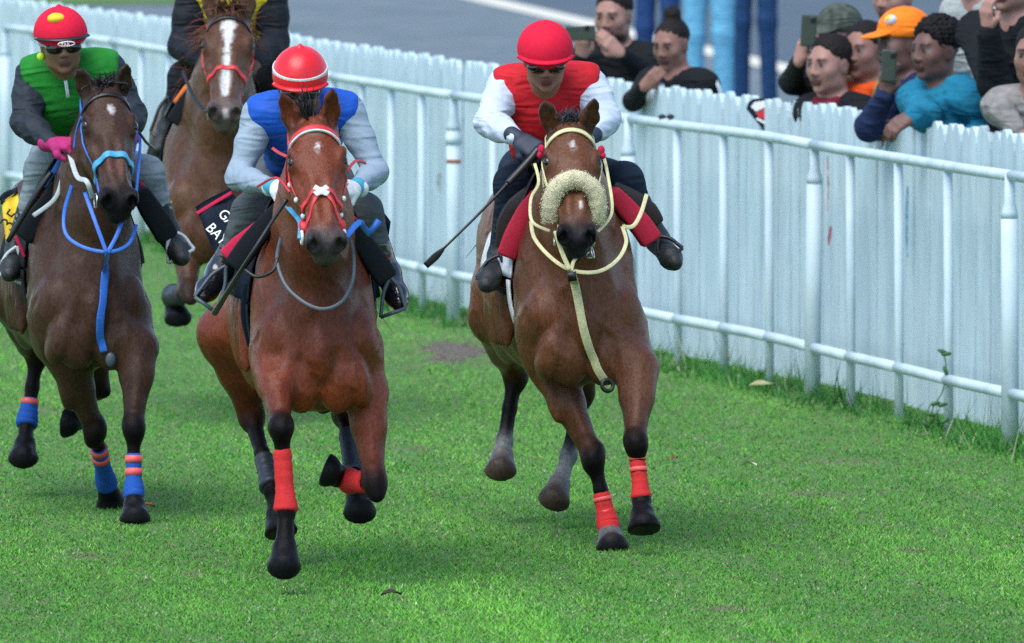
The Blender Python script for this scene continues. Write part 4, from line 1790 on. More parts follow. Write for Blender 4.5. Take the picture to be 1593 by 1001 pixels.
br = headstall(HB, m_red_n, m_red_n, .018, .026, rings=False, brow_in=m_white_c)
Hd = HB.Hd
for s in (-1, 1):
    strap(HB, 'cross_strap', [Hd(s * .10, -.05, .40), Hd(s * .075, -.005, .375), Hd(s * .04, .03, .35), Hd(s * .01, .04, .345)], .018, .007, m_red_n, br)
    strap(HB, 'cross_strap', [Hd(s * .012, .04, .365), Hd(s * .04, .02, .40), Hd(s * .062, -.02, .455), Hd(s * .068, -.06, .49)], .014, .006, m_red_n, br)
    V, F = ring(Hd(s * .078, -.09, .475), HB.RH[0], .022, .006)
    put('bit_ring', V, F, m_white_c, br)
    for t in (.25, .33, .41):
        V, F = sphere(HB.F.snap(np.array([Hd(s * .11, -.06, t)]), .008)[0][0], (.009, .009, .011), 10, 6)
        put('keeper', V, F, m_white_c, br)
    V, F = sphere(HB.F.snap(np.array([Hd(s * .10, -.08, .43)]), .008)[0][0], (.022, .014, .03), 10, 6, HB.RH)
    put('leather_cheek', V, F, m_red_n, br)
P, N = HB.F.snap(np.array([Hd(-.002, .05, .352)]), .009)
cx = []
for a in (.6, -.6):
    dvx = math.cos(a) * HB.RH[0] + math.sin(a) * HB.RH[2]
    pp, nn_ = HB.F.snap(np.array([P[0] + dvx * t for t in np.linspace(-.03, .03, 7)]), .009)
    cx.append(tube(pp, 1, 10, flat=(.022, .006, nn_)))
pp, nn_ = HB.F.snap(np.array([P[0] + HB.RH[2] * t for t in np.linspace(-.016, .016, 5)]), .010)
cx.append(tube(pp, 1, 10, flat=(.034, .006, nn_)))
V, F = cat_meshes(cx)
put('nose_pad', V, F, m_white_c, br)
ribbon('rein', [Hd(-.085, -.10, .47), pt(466, 345, 42.02), pt(448, 322, 42.2), pt(438, 303, 42.35)], .018, .006, m_teal_n, br)
ribbon('rein', [Hd(.085, -.10, .47), pt(558, 347, 42.05), pt(567, 356, 42.12), pt(575, 365, 42.2)], .022, .010, m_blue_n, br)
put('rein_buckle', *tube([pt(573, 364, 42.2), pt(582, 354, 42.2), pt(590, 343, 42.2)], [.014, .012, .013], 10), m_blue_n, br)
ribbon('head_strap', [Hd(-.105, -.05, .12), pt(434, 238, 42.2), pt(424, 231, 42.3)], .011, .005, m_red_n, br)
ribbon('head_strap', [Hd(.110, -.05, .20), pt(553, 251, 42.2), pt(569, 254, 42.35)], .011, .005, m_red_n, br)
ribbon('head_strap', [Hd(-.108, -.06, .28), pt(430, 277, 42.15), pt(400, 291, 42.3)], .009, .005, m_red_n, br)

br = headstall(HC, m_cream, m_cream, .015, .020)
Hd = HC.Hd
# sheepskin roll over the nose
P = spline([Hd(-.080, -.085, .415), Hd(-.088, -.035, .395), Hd(-.068, .022, .355), Hd(0, .050, .330), Hd(.068, .022, .355), Hd(.088, -.035, .395), Hd(.080, -.085, .415)], 8)
V, F = tube(P, .035 + .0012 * np.sin(np.arange(len(P)) * 1.7) - .012 * np.r_[1, np.zeros(len(P) - 2), 1], 22)
nn_ = V - np.repeat(P, 22, 0)
V = V + nn_ * (.05 * wob(V, 120, 1) + .07 * wob(V, 300, 2))[:, None]
wn_ = put('sheepskin_noseband', V, F, m_wool, br)
rg = np.random.default_rng(77)
ii = rg.integers(0, len(V), 5200)
sv, sf = [], []
for k_, i_ in enumerate(ii):
    dn = nrm(nn_[i_]) + rg.normal(0, .8, 3)
    b_ = V[i_] + rg.normal(0, .004, 3)
    t_ = nrm(np.cross(dn, rg.normal(0, 1, 3))) * .0022
    sv += [b_ - t_, b_ + t_, b_ + nrm(dn) * rg.uniform(.002, .0055)]
    sf.append((3 * k_, 3 * k_ + 1, 3 * k_ + 2))
fl_ = hair_part('fleece', wn_, np.array(sv), np.array(sf), (.62, .58, .40))
for s in (-1, 1):
    pp = HC.F.snap(np.array([Hd(s * .115, -.02, .12)]), .012)[0][0]
    V, F = cat_meshes([sphere(pp + HC.Lt * s * .008 + np.array([0, -.01, .012]), (.014, .010, .020), 10, 6), sphere(pp + HC.Lt * s * .014 + np.array([0, -.012, -.008]), (.012, .009, .014), 10, 6)])
    put('rosette', V, F, m_redcloth, br)
    strap(HC, 'double_cheekpiece', [Hd(s * .112, -.03, .11), Hd(s * .118, -.03, .20), Hd(s * .112, -.04, .30)], .009, .006, m_cream, br)
V, F = cat_meshes([ring(Hd(.068, -.135, .535), HC.RH[0] + HC.RH[1] * .4, .020, .004), ring(Hd(.060, -.155, .530), HC.RH[1], .014, .004)])
put('bit_chain', V, F, m_steel, br)
ribbon('rein', [Hd(-.090, -.10, .46), pt(828, 345, 43.95), pt(826, 310, 44.1), pt(838, 285, 44.2), pt(832, 255, 44.3)], .012, .005, m_cream, br)
ribbon('rein', [Hd(.090, -.10, .46), pt(952, 330, 44.0), pt(945, 270, 44.1), pt(938, 240, 44.3)], .012, .005, m_cream, br)
bp = put('breastplate', *tube(spline([pt(826, 345, 44.06), pt(832, 372, 43.98), pt(858, 402, 43.90), pt(890, 421, 43.86), pt(930, 423, 43.87), pt(960, 405, 43.93), pt(974, 378, 44.0), pt(968, 353, 44.06)], 8), 1, 10, flat=(.015, .006, np.tile(np.array([0, -1, .2]), (57, 1)))), m_cream, HC.root)
ribbon('breast_strap', [pt(968, 353, 44.06), pt(985, 352, 44.05), pt(997, 332, 44.1), pt(1006, 303, 44.3)], .016, .006, m_cream, bp)
ribbon('fork_strap', [pt(864, 360, 43.86), pt(874, 392, 43.85), pt(886, 420, 43.84)], .018, .007, m_cream, bp)
ribbon('fork_strap', [pt(900, 396, 43.88), pt(892, 408, 43.85), pt(889, 421, 43.84)], .014, .006, m_cream, bp)
pb = [p for p in px(HC, [(894, 440), (900, 470), (907, 505), (916, 540), (928, 570), (940, 590)], .006, fr=43.9)]
P, N = snapline(HC, pb, .007)
P = np.concatenate([spline([pt(889, 421, 43.84), P[0]], 5)[:-1], P])
N = np.concatenate([np.tile(N[0], (5, 1)), N])
V, F = tube(P, 1, 10, flat=(.034, .008, N))
put('chest_strap', V, F, m_cream, bp)
put('buckle', *tube([pt(889, 424, 43.82), pt(891, 437, 43.83)], 1, 10, flat=(.034, .014, np.tile(np.array([0, -1.0, .1]), (2, 1)))), m_leather, bp)
V, F = ring(pt(945, 600, 44.08), (.3, -.9, .2), .022, .008)
put('strap_ring', V, F, m_leather, bp)

br = headstall(HA, m_blue_n, m_leather, .016, .020, nose=(.365, .030, .009), m_nose=m_teal_n)
Hd = HA.Hd
ribbon('rein', [Hd(-.085, -.10, .48), pt(135, 283, 45.55), pt(120, 275, 45.7), pt(108, 238, 45.95)], .020, .009, m_rubber_w, br)
ribbon('rein', [pt(106, 240, 45.95), pt(98, 275, 45.95), pt(85, 310, 45.95), pt(52, 336, 45.98)], .018, .008, m_rubber_w, br)
ribbon('rein', [pt(100, 238, 46.0), pt(85, 265, 46.05), pt(68, 290, 46.1)], .020, .007, m_blue_n, br)
ribbon('rein', [Hd(.085, -.10, .48), pt(218, 225, 45.85), pt(212, 205, 46.0)], .012, .006, m_blue_n, br)
cord('lead_strap', [pt(217, 207, 45.85), pt(228, 222, 45.95), pt(240, 232, 46.1)], .006, m_leather, br)
bp = put('breastplate', *tube(spline([pt(113, 285, 45.9), pt(100, 330, 45.68), pt(103, 365, 45.60), pt(130, 385, 45.54), pt(170, 392, 45.50), pt(200, 380, 45.54), pt(212, 350, 45.62)], 8), 1, 10, flat=(.014, .006, np.tile(np.array([0, -1, .2]), (49, 1)))), m_blue_n, HA.root)
ribbon('fork_strap', [pt(132, 300, 45.60), pt(148, 345, 45.52), pt(166, 394, 45.49)], .016, .007, m_blue_n, bp)
ribbon('fork_strap', [pt(190, 345, 45.55), pt(180, 370, 45.52), pt(167, 394, 45.49)], .016, .007, m_blue_n, bp)
pb = px(HA, [(164, 420), (160, 455), (156, 490), (155, 520), (162, 548)], .006, fr=45.55)
P, N = snapline(HA, pb, .007)
P = np.concatenate([spline([pt(167, 392, 45.49), P[0]], 5)[:-1], P])
N = np.concatenate([np.tile(N[0], (5, 1)), N])
put('chest_strap', *tube(P, 1, 10, flat=(.032, .008, N)), m_blue_n, bp)
V, F = cat_meshes([sphere(px(HA, [(172, 560)], .02, fr=45.55)[0], (.022, .012, .03), 10, 6)])
put('girth_loop', V, F, m_rein_g, bp)

br = headstall(HD, m_red_n, m_leather, .016, .018, nose=(.345, .024, .008), m_nose=m_red_n)
Hd = HD.Hd
ribbon('rein', [Hd(-.085, -.10, .48), pt(300, 150, 51.8), pt(285, 110, 52.1)], .016, .006, m_leather, br)

# martingale neck strap of the near horse
ns = put('neck_strap', *tube(spline([pt(437, 370, 42.1), pt(431, 405, 42.02), pt(445, 445, 41.95), pt(475, 472, 41.9), pt(505, 481, 41.88), pt(533, 468, 41.9), pt(549, 435, 41.97), pt(550, 395, 42.04), pt(545, 372, 42.1)], 8), 1, 10, flat=(.013, .008, np.tile(np.array([0, -1, .2]), (65, 1)))), m_rein_g, HB.root)
cord('side_strap', [pt(432, 402, 42.02), pt(424, 422, 42.0), pt(400, 431, 42.02), pt(381, 420, 42.05)], .0065, m_leather, ns)
for H, q in ((HB, [(488, 628), (500, 640), (515, 636)]),):
    cord('girth_end', [pt(a, b, 42.5) for a, b in q], .010, m_leather, H.root)
# ------------------------------------------------------------------ saddles
def saddle(H, label, m_cloth, m_pad, m_seat, pads, flaps=(), cloth=(-1.12, -.42, 1.35), m_edge=None, irons=(), m_iron=None, girth=True, skirt=True):
    rt = root('saddle', H.L(-.6, 0, 1.45), label, 'saddle', 'saddles on the racehorses')
    if cloth:
        V, F, rim = drape(H, cloth[0], cloth[1], -cloth[2], cloth[2], .008)
        o = put('saddle_cloth', V, F, m_cloth, rt)
        if m_edge:
            Vt, Ft = tube(rim, .010, 6, closed=True)
            put('cloth_binding', Vt, Ft, m_edge, o)
    if skirt:
        V, F, rim = drape(H, -.98, -.48, -.62, .62, .030, 14, 20)
        put('seat', V, F, m_seat, rt)
    if girth:
        an = np.linspace(1.2, 2 * math.pi - 1.2, 40)
        dr = np.sin(an)[:, None] * H.Lt + np.cos(an)[:, None] * H.Up
        P = H.L(-.50, 0, 1.0) + dr * .55
        for _ in range(26):
            P = P - dr * (np.clip(H.F.gev(P) - .010, -.02, .2) * .85)[:, None]
        N = [nrm(p - H.L(-.5, 0, 1.0)) for p in P]
        V, F = tube(P, 1, 8, flat=(.09, .010, N))
        put('girth', V, F, m_cloth, rt)
    for pd in pads:
        pts, wv, th, mm = pd
        q = px(H, pts, th * .35 + .004)
        V, F = slab(q, wv, th, (0, -1, .25))
        put('knee_roll', V, F, mm, rt)
    for fl in flaps:
        pts, wv, th, mm = fl[:4]
        V, F = slab([pt(*p) for p in pts], wv, th, (0, -1, .2))
        put(fl[4] if len(fl) > 4 else 'flap', V, F, mm, rt)
    for ir in irons:
        stirrup(H, *ir, m_iron or m_leather, rt)
    return rt


def panel(name, corners, m, parent, th=.008, sag=.0, n=8):
    """A hanging cloth panel between four corner points, slightly rippled."""
    a, b, c, d = [np.asarray(x, float) for x in corners]
    nv = nrm(np.cross(b - a, d - a))
    if nv[1] > 0:
        nv = -nv
    V = []
    for i in range(n):
        for j in range(n):
            u, v = i / (n - 1), j / (n - 1)
            p = lerp(lerp(a, b, u), lerp(d, c, u), v)
            V.append(p + nv * (.008 * math.sin(5 * u + 2 * v) + .006 * math.sin(7 * v)))
    V = np.array(V)
    V = np.concatenate([V + nv * th / 2, V - nv * th / 2])
    F = []
    M = n * n
    for i in range(n - 1):
        for j in range(n - 1):
            q = (i * n + j, (i + 1) * n + j, (i + 1) * n + j + 1, i * n + j + 1)
            F += [q, tuple(M + k for k in reversed(q))]
    rim = [i * n for i in range(n)] + [(n - 1) * n + j for j in range(1, n)] + [i * n + n - 1 for i in range(n - 2, -1, -1)] + [j for j in range(n - 2, 0, -1)]
    for p, q in zip(rim, rim[1:] + rim[:1]):
        F.append((p, q, M + q, M + p))
    o = put(name, V, F, m, parent)
    return o, nv


def lettering(txt, o, xdir, up, size, m, parent, name='lettering', n=None, th=.002):
    """Flat letters standing in the plane of xdir/up, their lower left at o."""
    cu = bpy.data.curves.new('t', 'FONT')
    cu.body = txt
    cu.size = size
    cu.extrude = th
    cu.resolution_u = 3
    ob = bpy.data.objects.new('t', cu)
    COL.objects.link(ob)
    dg = bpy.context.evaluated_depsgraph_get()
    me = ob.evaluated_get(dg).to_mesh()
    V = np.array([v.co[:] for v in me.vertices])
    F = [tuple(p.vertices) for p in me.polygons]
    ob.evaluated_get(dg).to_mesh_clear()
    bpy.data.objects.remove(ob)
    bpy.data.curves.remove(cu)
    x = nrm(xdir)
    u = nrm(np.asarray(up, float) - x * (np.asarray(up, float) @ x))
    z = np.cross(x, u)
    W = np.asarray(o, float) + V[:, :1] * x + V[:, 1:2] * u + V[:, 2:3] * z
    return put(name, W, F, m, parent, smooth=False)


sB = saddle(HB, 'navy saddle with red trim and black knee rolls on the bright bay', m_navy, m_foam, m_leather,
            pads=[([(440, 318, 42.46), (414, 350, 42.48), (388, 382, 42.50), (364, 415, 42.52)], [.05, .075, .082, .078], .055, m_foam),
                  ([(547, 348, 42.46), (567, 382, 42.48), (585, 408, 42.50), (602, 434, 42.52)], [.06, .080, .088, .085], .055, m_foam)],
            flaps=[([(440, 318, 42.62), (405, 352, 42.62), (372, 380, 42.62), (349, 399, 42.62)], [.02, .05, .062, .050], .03, m_redcloth),
                   ([(545, 338, 42.62), (565, 365, 42.64), (582, 390, 42.66)], [.03, .04, .03], .03, m_redcloth),
                   ([(398, 440, 42.66), (392, 490, 42.72), (402, 545, 42.78)], [.09, .085, .07], .02, m_navy, 'girth_flap')],
            irons=[((303, 462), (337, 487), (351, 414), 42.75), ((631, 480), (592, 494), (607, 432), 42.75)], m_iron=m_rein_g)
o, nv = panel('hanging_cloth', [pt(304, 323, 42.98), pt(358, 292, 43.02), pt(388, 345, 42.92), pt(340, 412, 42.90)], m_navy, sB)
V, F = tube(spline([pt(306, 333, 42.955), pt(332, 317, 42.97), pt(361, 300, 42.985)], 4), 1, 8, flat=(.014, .006, np.tile(nv, (9, 1))))
put('cloth_stripe', V, F, m_redcloth, o)
xd = pt(372, 338, 42.9) - pt(338, 312, 42.9)
xd = pt(366, 352, 42.88) - pt(340, 325, 42.93)
upd = pt(352, 318, 42.93) - pt(338, 332, 42.92)
xd = xd / np.linalg.norm(xd)
lettering('GAR', pt(338, 334, 42.905), xd, upd, .056, m_print_w, o)
lettering('BAY', pt(319, 356, 42.905), xd, upd, .056, m_print_w, o)
panel('hanging_cloth', [pt(594, 326, 42.95), pt(608, 345, 42.95), pt(605, 366, 42.93), pt(590, 362, 42.95)], m_navy, sB)
panel('cloth_stripe', [pt(600, 398, 42.85), pt(606, 401, 42.85), pt(606, 410, 42.85), pt(600, 408, 42.85)], m_redcloth, sB, .006)

sC = saddle(HC, 'white saddle cloth and saddle with thick red knee rolls on the brown bay', m_white_c, m_redpad, m_brown_l,
            pads=[([(840, 300, 44.60), (820, 330, 44.61), (803, 364, 44.62), (790, 398, 44.64)], [.055, .078, .085, .085], .075, m_redpad),
                  ([(950, 298, 44.58), (973, 324, 44.60), (996, 350, 44.61), (1014, 376, 44.62)], [.060, .080, .088, .088], .075, m_redpad)],
            flaps=[([(832, 292, 44.75), (806, 320, 44.76), (790, 350, 44.78), (782, 385, 44.8)], [.04, .085, .09, .05], .04, m_brown_l),
                   ([(955, 288, 44.75), (985, 308, 44.76), (1008, 328, 44.78), (1022, 348, 44.8)], [.03, .06, .075, .06], .04, m_brown_l),
                   ([(798, 492, 44.92), (812, 520, 44.96), (828, 545, 45.0)], [.075, .06, .04], .02, m_redpad, 'girth_flap')],
            irons=[((741, 432), (788, 457), (778, 397), 44.78), ((1062, 386), (1030, 412), (1025, 368), 44.78)], m_iron=m_leather)
sA = saddle(HA, 'dark green saddle with black knee rolls and yellow number cloth on the dark bay', m_foam, m_foam, m_leather,
            pads=[([(114, 266, 46.10), (86, 305, 46.12), (60, 340, 46.14), (37, 370, 46.16)], [.06, .085, .09, .085], .06, m_foam),
                  ([(216, 296, 46.08), (234, 326, 46.10), (250, 350, 46.12), (261, 370, 46.14)], [.07, .09, .095, .09], .06, m_foam)],
            flaps=[([(108, 262, 46.30), (88, 284, 46.31), (66, 308, 46.32)], [.03, .04, .03], .03, m_redcloth),
                   ([(218, 285, 46.25), (232, 303, 46.27), (246, 320, 46.28)], [.015, .018, .012], .02, m_redcloth),
                   ([(110, 275, 46.2), (92, 295, 46.2), (78, 312, 46.2)], [.02, .022, .015], .02, m_blue_n),
                   ([(24, 368, 46.2), (32, 385, 46.2), (38, 400, 46.2)], [.012, .014, .012], .01, m_redcloth, 'stirrup_leather')],
            irons=[((-4, 424), (34, 442), (26, 384), 46.35), ((302, 388), (262, 410), (268, 360), 46.35)], m_iron=m_rubber_w)
o, nv = panel('number_cloth', [pt(3, 318, 46.7), pt(28, 296, 46.72), pt(34, 372, 46.6), pt(10, 384, 46.62)], m_yellow_c, sA)
panel('cloth_binding', [pt(0, 308, 46.72), pt(26, 290, 46.74), pt(28, 300, 46.71), pt(2, 320, 46.69)], m_navy, o, .010)
xd = pt(26, 330, 46.6) - pt(12, 350, 46.6)
lettering('35', pt(16, 362, 46.60), xd, pt(10, 330, 46.6) - pt(24, 345, 46.6), .085, m_print_k, o)
panel('number_cloth', [pt(250, 305, 46.7), pt(268, 312, 46.7), pt(262, 335, 46.7), pt(256, 325, 46.7)], m_yellow_c, sA)
sD = saddle(HD, 'black saddle with orange piping on the chestnut at the back', m_foam, m_foam, m_leather,
            pads=[([(314, 128, 52.15), (292, 160, 52.18), (272, 192, 52.2)], [.06, .085, .09], .06, m_foam)],
            flaps=[([(310, 116, 52.3), (290, 138, 52.3), (272, 160, 52.32)], [.025, .03, .02], .02, m_orange)],
            irons=[((234, 205), (262, 228), (262, 150), 52.45)], m_iron=m_leather)

# ------------------------------------------------------------------ jockeys
m_glove = mat('navy_glove', (.014, .024, .048), .6, .2, 60, .2, 260)
m_mag = mat('magenta_glove', (.38, .012, .13), .8, .2, 80, .35, 200)
m_tealg = mat('teal_cuff', (.04, .34, .50), .6, .15, 60, .15)
m_bootb = mat('riding_boot', (.008, .008, .010), .16, .1, 30, .06, 60, spec=.6, coat=.5)
m_bootd = mat('dull_boot', (.010, .014, .015), .55, .3, 60, .3, 200)
m_silk = mat('red_silk', (.66, .012, .022), .34, .08, 20, .25, 30, spec=.45)
m_silk2 = mat('crimson_felt', (.62, .010, .040), .8, .08, 60, .1, 300, spec=.2)
m_peak = mat('black_peak', (.014, .015, .017), .35, .15, 40, .05)


def jockey(label, J, base, S, skin, lip, shirt, vest, trous, boots, glove, helmet, res=.0058, wr=.0035, sleeve_r=1.0, goggles='dark', vest_inf=.020, legs='LR', peak=True, hv=0.0, band=None, cuff=None, wf=34.0, head_kw=None, pk_r=.128, hsz=1.0):
    hk = dict(eyes=False, S=.98)
    hk.update(head_kw or {})
    rt, F, h, R = build_person(label, 'jockey', J, None, skin, lip, base, S, 'jockeys riding the racehorses', hk, res)
    V, Q = F.mesh(res, 1)
    put('body', V, Q, m_skin, rt, F.colours(V, .004))
    # shirt
    G = Field()
    torso(G, J, S * .93, .004, .07)
    for s in 'LR':
        q = sleeve_r
        a, b, c = J['sh' + s], J['el' + s], J['wr' + s]
        G.rc(a, lerp(a, b, .45), .062 * S * q, .058 * S * q, .05)
        G.rc(lerp(a, b, .45), b, .056 * S * q, .048 * S * q, .03)
        G.rc(b, lerp(b, c, .35), .049 * S * q, .047 * S * q, .03)
        G.rc(lerp(b, c, .35), lerp(b, c, .96), .046 * S * q, .031 * S * (q * .5 + .5), .03)
    fput('shirt', G, res, shirt, rt, 1, 0, wrinkle(wr, wf, 1))
    if vest is not None:
        G = Field()
        torso(G, J, S * .95, vest_inf, .07, None, True)
        for s in 'LR':
            o = 'L' if s == 'R' else 'R'
            out = nrm(J['sh' + s] - J['sh' + o])
            G.plane(J['sh' + s] + out * .046 * S, out + np.array([0, 0, -.10]), .02)
        fput('vest', G, res, vest, rt, 1, 0, wrinkle(.0022, 22, 3))
    G = Field()
    G.el(J['pelvis'], np.array((.155, .13, .13)) * S, None, .06)
    for s in legs:
        G.rc(lerp(J['pelvis'], J['hip' + s], .8), J['hip' + s], .105 * S, .10 * S, .06)
        limb(G, J['hip' + s], J['kn' + s], J['an' + s], [.092 * S, .066 * S, .062 * S, .046 * S], .05)
    fput('breeches', G, res + .0008, trous, rt, 1, 0, wrinkle(.004, 30, 4))
    for s in legs:
        G = Field()
        a, t, k = J['an' + s], J['toe' + s], J['kn' + s]
        fw = nrm(t - a)
        sh = nrm(a - k)
        heel = a + sh * .052 * S - fw * .035
        ball = t + sh * .045 * S - fw * .05
        G.rc(lerp(k, a, .55), a, .054 * S, .047 * S, .02)
        G.rc(heel, a + sh * .01, .034 * S, .042 * S, .03)
        G.rc(heel, ball, .032 * S, .040 * S, .03)
        G.rc(a, ball, .040 * S, .040 * S, .03)
        G.rc(ball, t + sh * .052 * S, .040 * S, .034 * S, .02)
        fput('boot', G, res, boots, rt, 1, 0, wrinkle(.0025, 50, 6))
        if glove is not None:
            G = Field()
            hd = J['hand' + s]
            add_hand(G, J['wr' + s], hd[0], hd[1], S * 1.10, hd[2], None, hd[3] if len(hd) > 3 else 1)
            G.rc(J['wr' + s], J['wr' + s] - nrm(hd[0]) * .035, .033 * S, .034 * S, .01)
            fput('glove', G, .0042, glove, rt, 1)
        if cuff is not None:
            w = J['wr' + s]
            dv = nrm(J['wr' + s] - J['el' + s])
            V, Fq = tube([w - dv * .035, w - dv * .02, w + dv * .012], .036 * S, 18)
            put('cuff', V, Fq, cuff, rt)
    # helmet
    def hh(x, y, z):
        return h(x, y, z)
    hs_ = hk['S']
    G = Field()
    G.el(hh(0, -.006, .052), np.array((.104, .122, .100)) * hs_ * hsz, R, .02)
    G.el(hh(0, .0, .03), np.array((.103, .120, .090)) * hs_ * hsz, R, .03)
    G.plane(hh(0, 0, .012 + hv), -R[2] * .97 - R[1] * .25, .012)
    G.rc(hh(0, -.008, .145), hh(0, -.008, .153), .012, .009, .012)
    hm = fput('helmet', G, .005, helmet, rt, 1)
    if peak:
        V, Fq = [], []
        for i in range(15):
            a = math.radians(-68 + 136 * i / 14)
            for rr, zz in ((.098, .034), (pk_r, .022), (pk_r + .002, .016), (.098, .026)):
                e = 1 + .12 * math.cos(a)
                V.append(hh(rr * math.sin(a) * .95, rr * math.cos(a) * e, zz + hv))
        for i in range(14):
            for j in range(4):
                k = (j + 1) % 4
                Fq.append((i * 4 + j, i * 4 + k, (i + 1) * 4 + k, (i + 1) * 4 + j))
        Fq += [(0, 1, 2, 3), (59, 58, 57, 56)]
        put('peak', np.array(V), Fq, peak if peak is not True else helmet, hm)
    if band is not None:
        P = [hh(.1015 * math.sin(a), -.004 + .1185 * math.cos(a), .062 - .010 * math.cos(a)) for a in np.linspace(-math.pi, math.pi, 41)]
        N = [nrm(p - hh(0, 0, .06)) for p in P]
        V, Fq = tube(P, 1, 8, closed=True, flat=(.022, .006, N))
        put('helmet_band', V, Fq, band, hm)
    # goggles
    if goggles:
        G = Field()
        for s in (-1, 1):
            G.el(hh(s * .034, .083, -.002), np.array((.041, .031, .026)) * hs_, R, .012)
        G.rc(hh(-.03, .098, .010), hh(.03, .098, .010), .010, .010, .01)
        gg = fput('goggles', G, .0042, m_lens, rt, 1)
        P = [hh(.090 * math.sin(a), -.004 + .108 * math.cos(a), .008 + .006 * math.cos(a)) for a in np.linspace(.72, 2 * math.pi - .72, 30)]
        N = [nrm(p - hh(0, 0, .008)) for p in P]
        V, Fq = tube(P, 1, 8, flat=(.022, .005, N))
        put('goggle_strap', V, Fq, m_black_p if goggles == 'dark' else goggles, gg)
    return rt, hh, R, hm


def jn(**kw):
    out = {}
    for k, v in kw.items():
        if k in ('look', 'hup') or k.startswith('hand'):
            out[k] = v
        else:
            out[k] = pt(*v)
    return out


down = np.array([0, -.35, -1.0])
d = 42.3
J = jn(head=(467, 132, d + .30), look=np.array([.02, -1, -.32]), hup=np.array([0, -.25, 1]), neck=(470, 172, d + .44),
       chest=(468, 215, d + .58), pelvis=(466, 262, d + .98),
       shL=(404, 180, d + .46), shR=(540, 174, d + .46), elL=(371, 276, d + .40), elR=(584, 268, d + .40),
       wrL=(428, 292, d + .16), wrR=(552, 294, d + .16),
       handL=(np.array([.5, -.8, .05]), np.array([.5, .5, -.6]), .9, 1), handR=(np.array([-.5, -.8, .05]), np.array([-.5, .5, -.6]), .9, -1),
       hipL=(428, 285, d + .90), hipR=(508, 285, d + .90), knL=(390, 330, d + .56), knR=(567, 330, d + .56),
       anL=(343, 420, d + .62), anR=(603, 425, d + .62), toeL=(325, 442, d + .48), toeR=(614, 452, d + .48))
jB, hB, RB, hmB = jockey('jockey in red silk cap, blue vest and grey sleeves crouched over the bright bay', J, HB.L(-.8, 0, 1.5), .96, (.20, .085, .05), (.16, .05, .04),
       cloth_mat('grey_blue', (.26, .34, .42), .7, .08, .25, .2, 140), cloth_mat('royal_blue', (.010, .085, .46), .6), cloth_mat('dark_grey', (.070, .085, .095), .85), m_bootb, m_white_c, m_silk,
       sleeve_r=.95, wr=.0035, band=m_white_c, cuff=m_tealg, peak=m_silk, wf=46, pk_r=.120, hsz=.95)

d = 44.3
J = jn(head=(848, 92, d + .22), look=np.array([.06, -1, -.34]), hup=np.array([0, -.28, 1]), neck=(848, 145, d + .40),
       chest=(850, 190, d + .52), pelvis=(852, 255, d + .95),
       shL=(787, 137, d + .44), shR=(915, 132, d + .44), elL=(760, 190, d + .30), elR=(942, 186, d + .34),
       wrL=(806, 216, d + .12), wrR=(916, 215, d + .12),
       handL=(np.array([.75, -.6, -.45]), np.array([.2, .7, -.7]), 1.0, 1), handR=(np.array([-.6, -.7, -.3]), np.array([-.2, .7, -.7]), 1.0, -1),
       hipL=(815, 270, d + .85), hipR=(893, 265, d + .85), knL=(796, 285, d + .52), knR=(973, 280, d + .55),
       anL=(778, 398, d + .62), anR=(1022, 372, d + .62), toeL=(760, 425, d + .40), toeR=(1040, 392, d + .42))
jC, hC, RC, hmC = jockey('jockey in plain red cap, red vest and white sleeves holding a whip', J, HC.L(-.8, 0, 1.5), .95, (.28, .135, .085), (.25, .08, .065),
       cloth_mat('pale_blue', (.50, .58, .70), .7, .06, .3, .2, 60), cloth_mat('red_vest', (.50, .012, .020), .65), cloth_mat('navy_denim', (.011, .021, .038), .85), m_bootd, m_glove, m_silk2,
       sleeve_r=1.18, vest_inf=.032, wr=.011, peak=m_silk2, hv=.010, wf=26)

d = 45.9
J = jn(head=(95, 68, d + .22), look=np.array([.16, -1, -.14]), hup=np.array([-.05, -.12, 1]), neck=(104, 118, d + .34),
       chest=(110, 165, d + .46), pelvis=(112, 245, d + .85),
       shL=(52, 122, d + .40), shR=(168, 112, d + .40), elL=(40, 192, d + .28), elR=(205, 180, d + .34),
       wrL=(82, 224, d + .10), wrR=(195, 215, d + .20),
       handL=(np.array([.8, -.6, .0]), np.array([.1, .5, -.9]), 1.1, 1), handR=(np.array([-.7, -.7, 0]), np.array([-.1, .5, -.9]), 1.1, -1),
       hipL=(85, 250, d + .75), hipR=(165, 250, d + .75), knL=(66, 262, d + .50), knR=(228, 270, d + .50),
       anL=(28, 385, d + .58), anR=(262, 362, d + .58), toeL=(20, 408, d + .40), toeR=(276, 384, d + .40))
jA, hA, RA, hmA = jockey('jockey in red cap with yellow dot, green vest and dark sleeves', J, HA.L(-.8, 0, 1.5), .98, (.24, .125, .080), (.20, .085, .07),
       cloth_mat('charcoal', (.015, .022, .032), .7, .2, .3, .4, 40), cloth_mat('green_vest', (.014, .19, .022), .8), cloth_mat('pale_denim', (.20, .25, .28), .85), m_bootd, m_mag, m_silk2,
       sleeve_r=1.18, vest_inf=.034, wr=.010, peak=m_peak, goggles=m_rubber_w, wf=30, hv=.016)
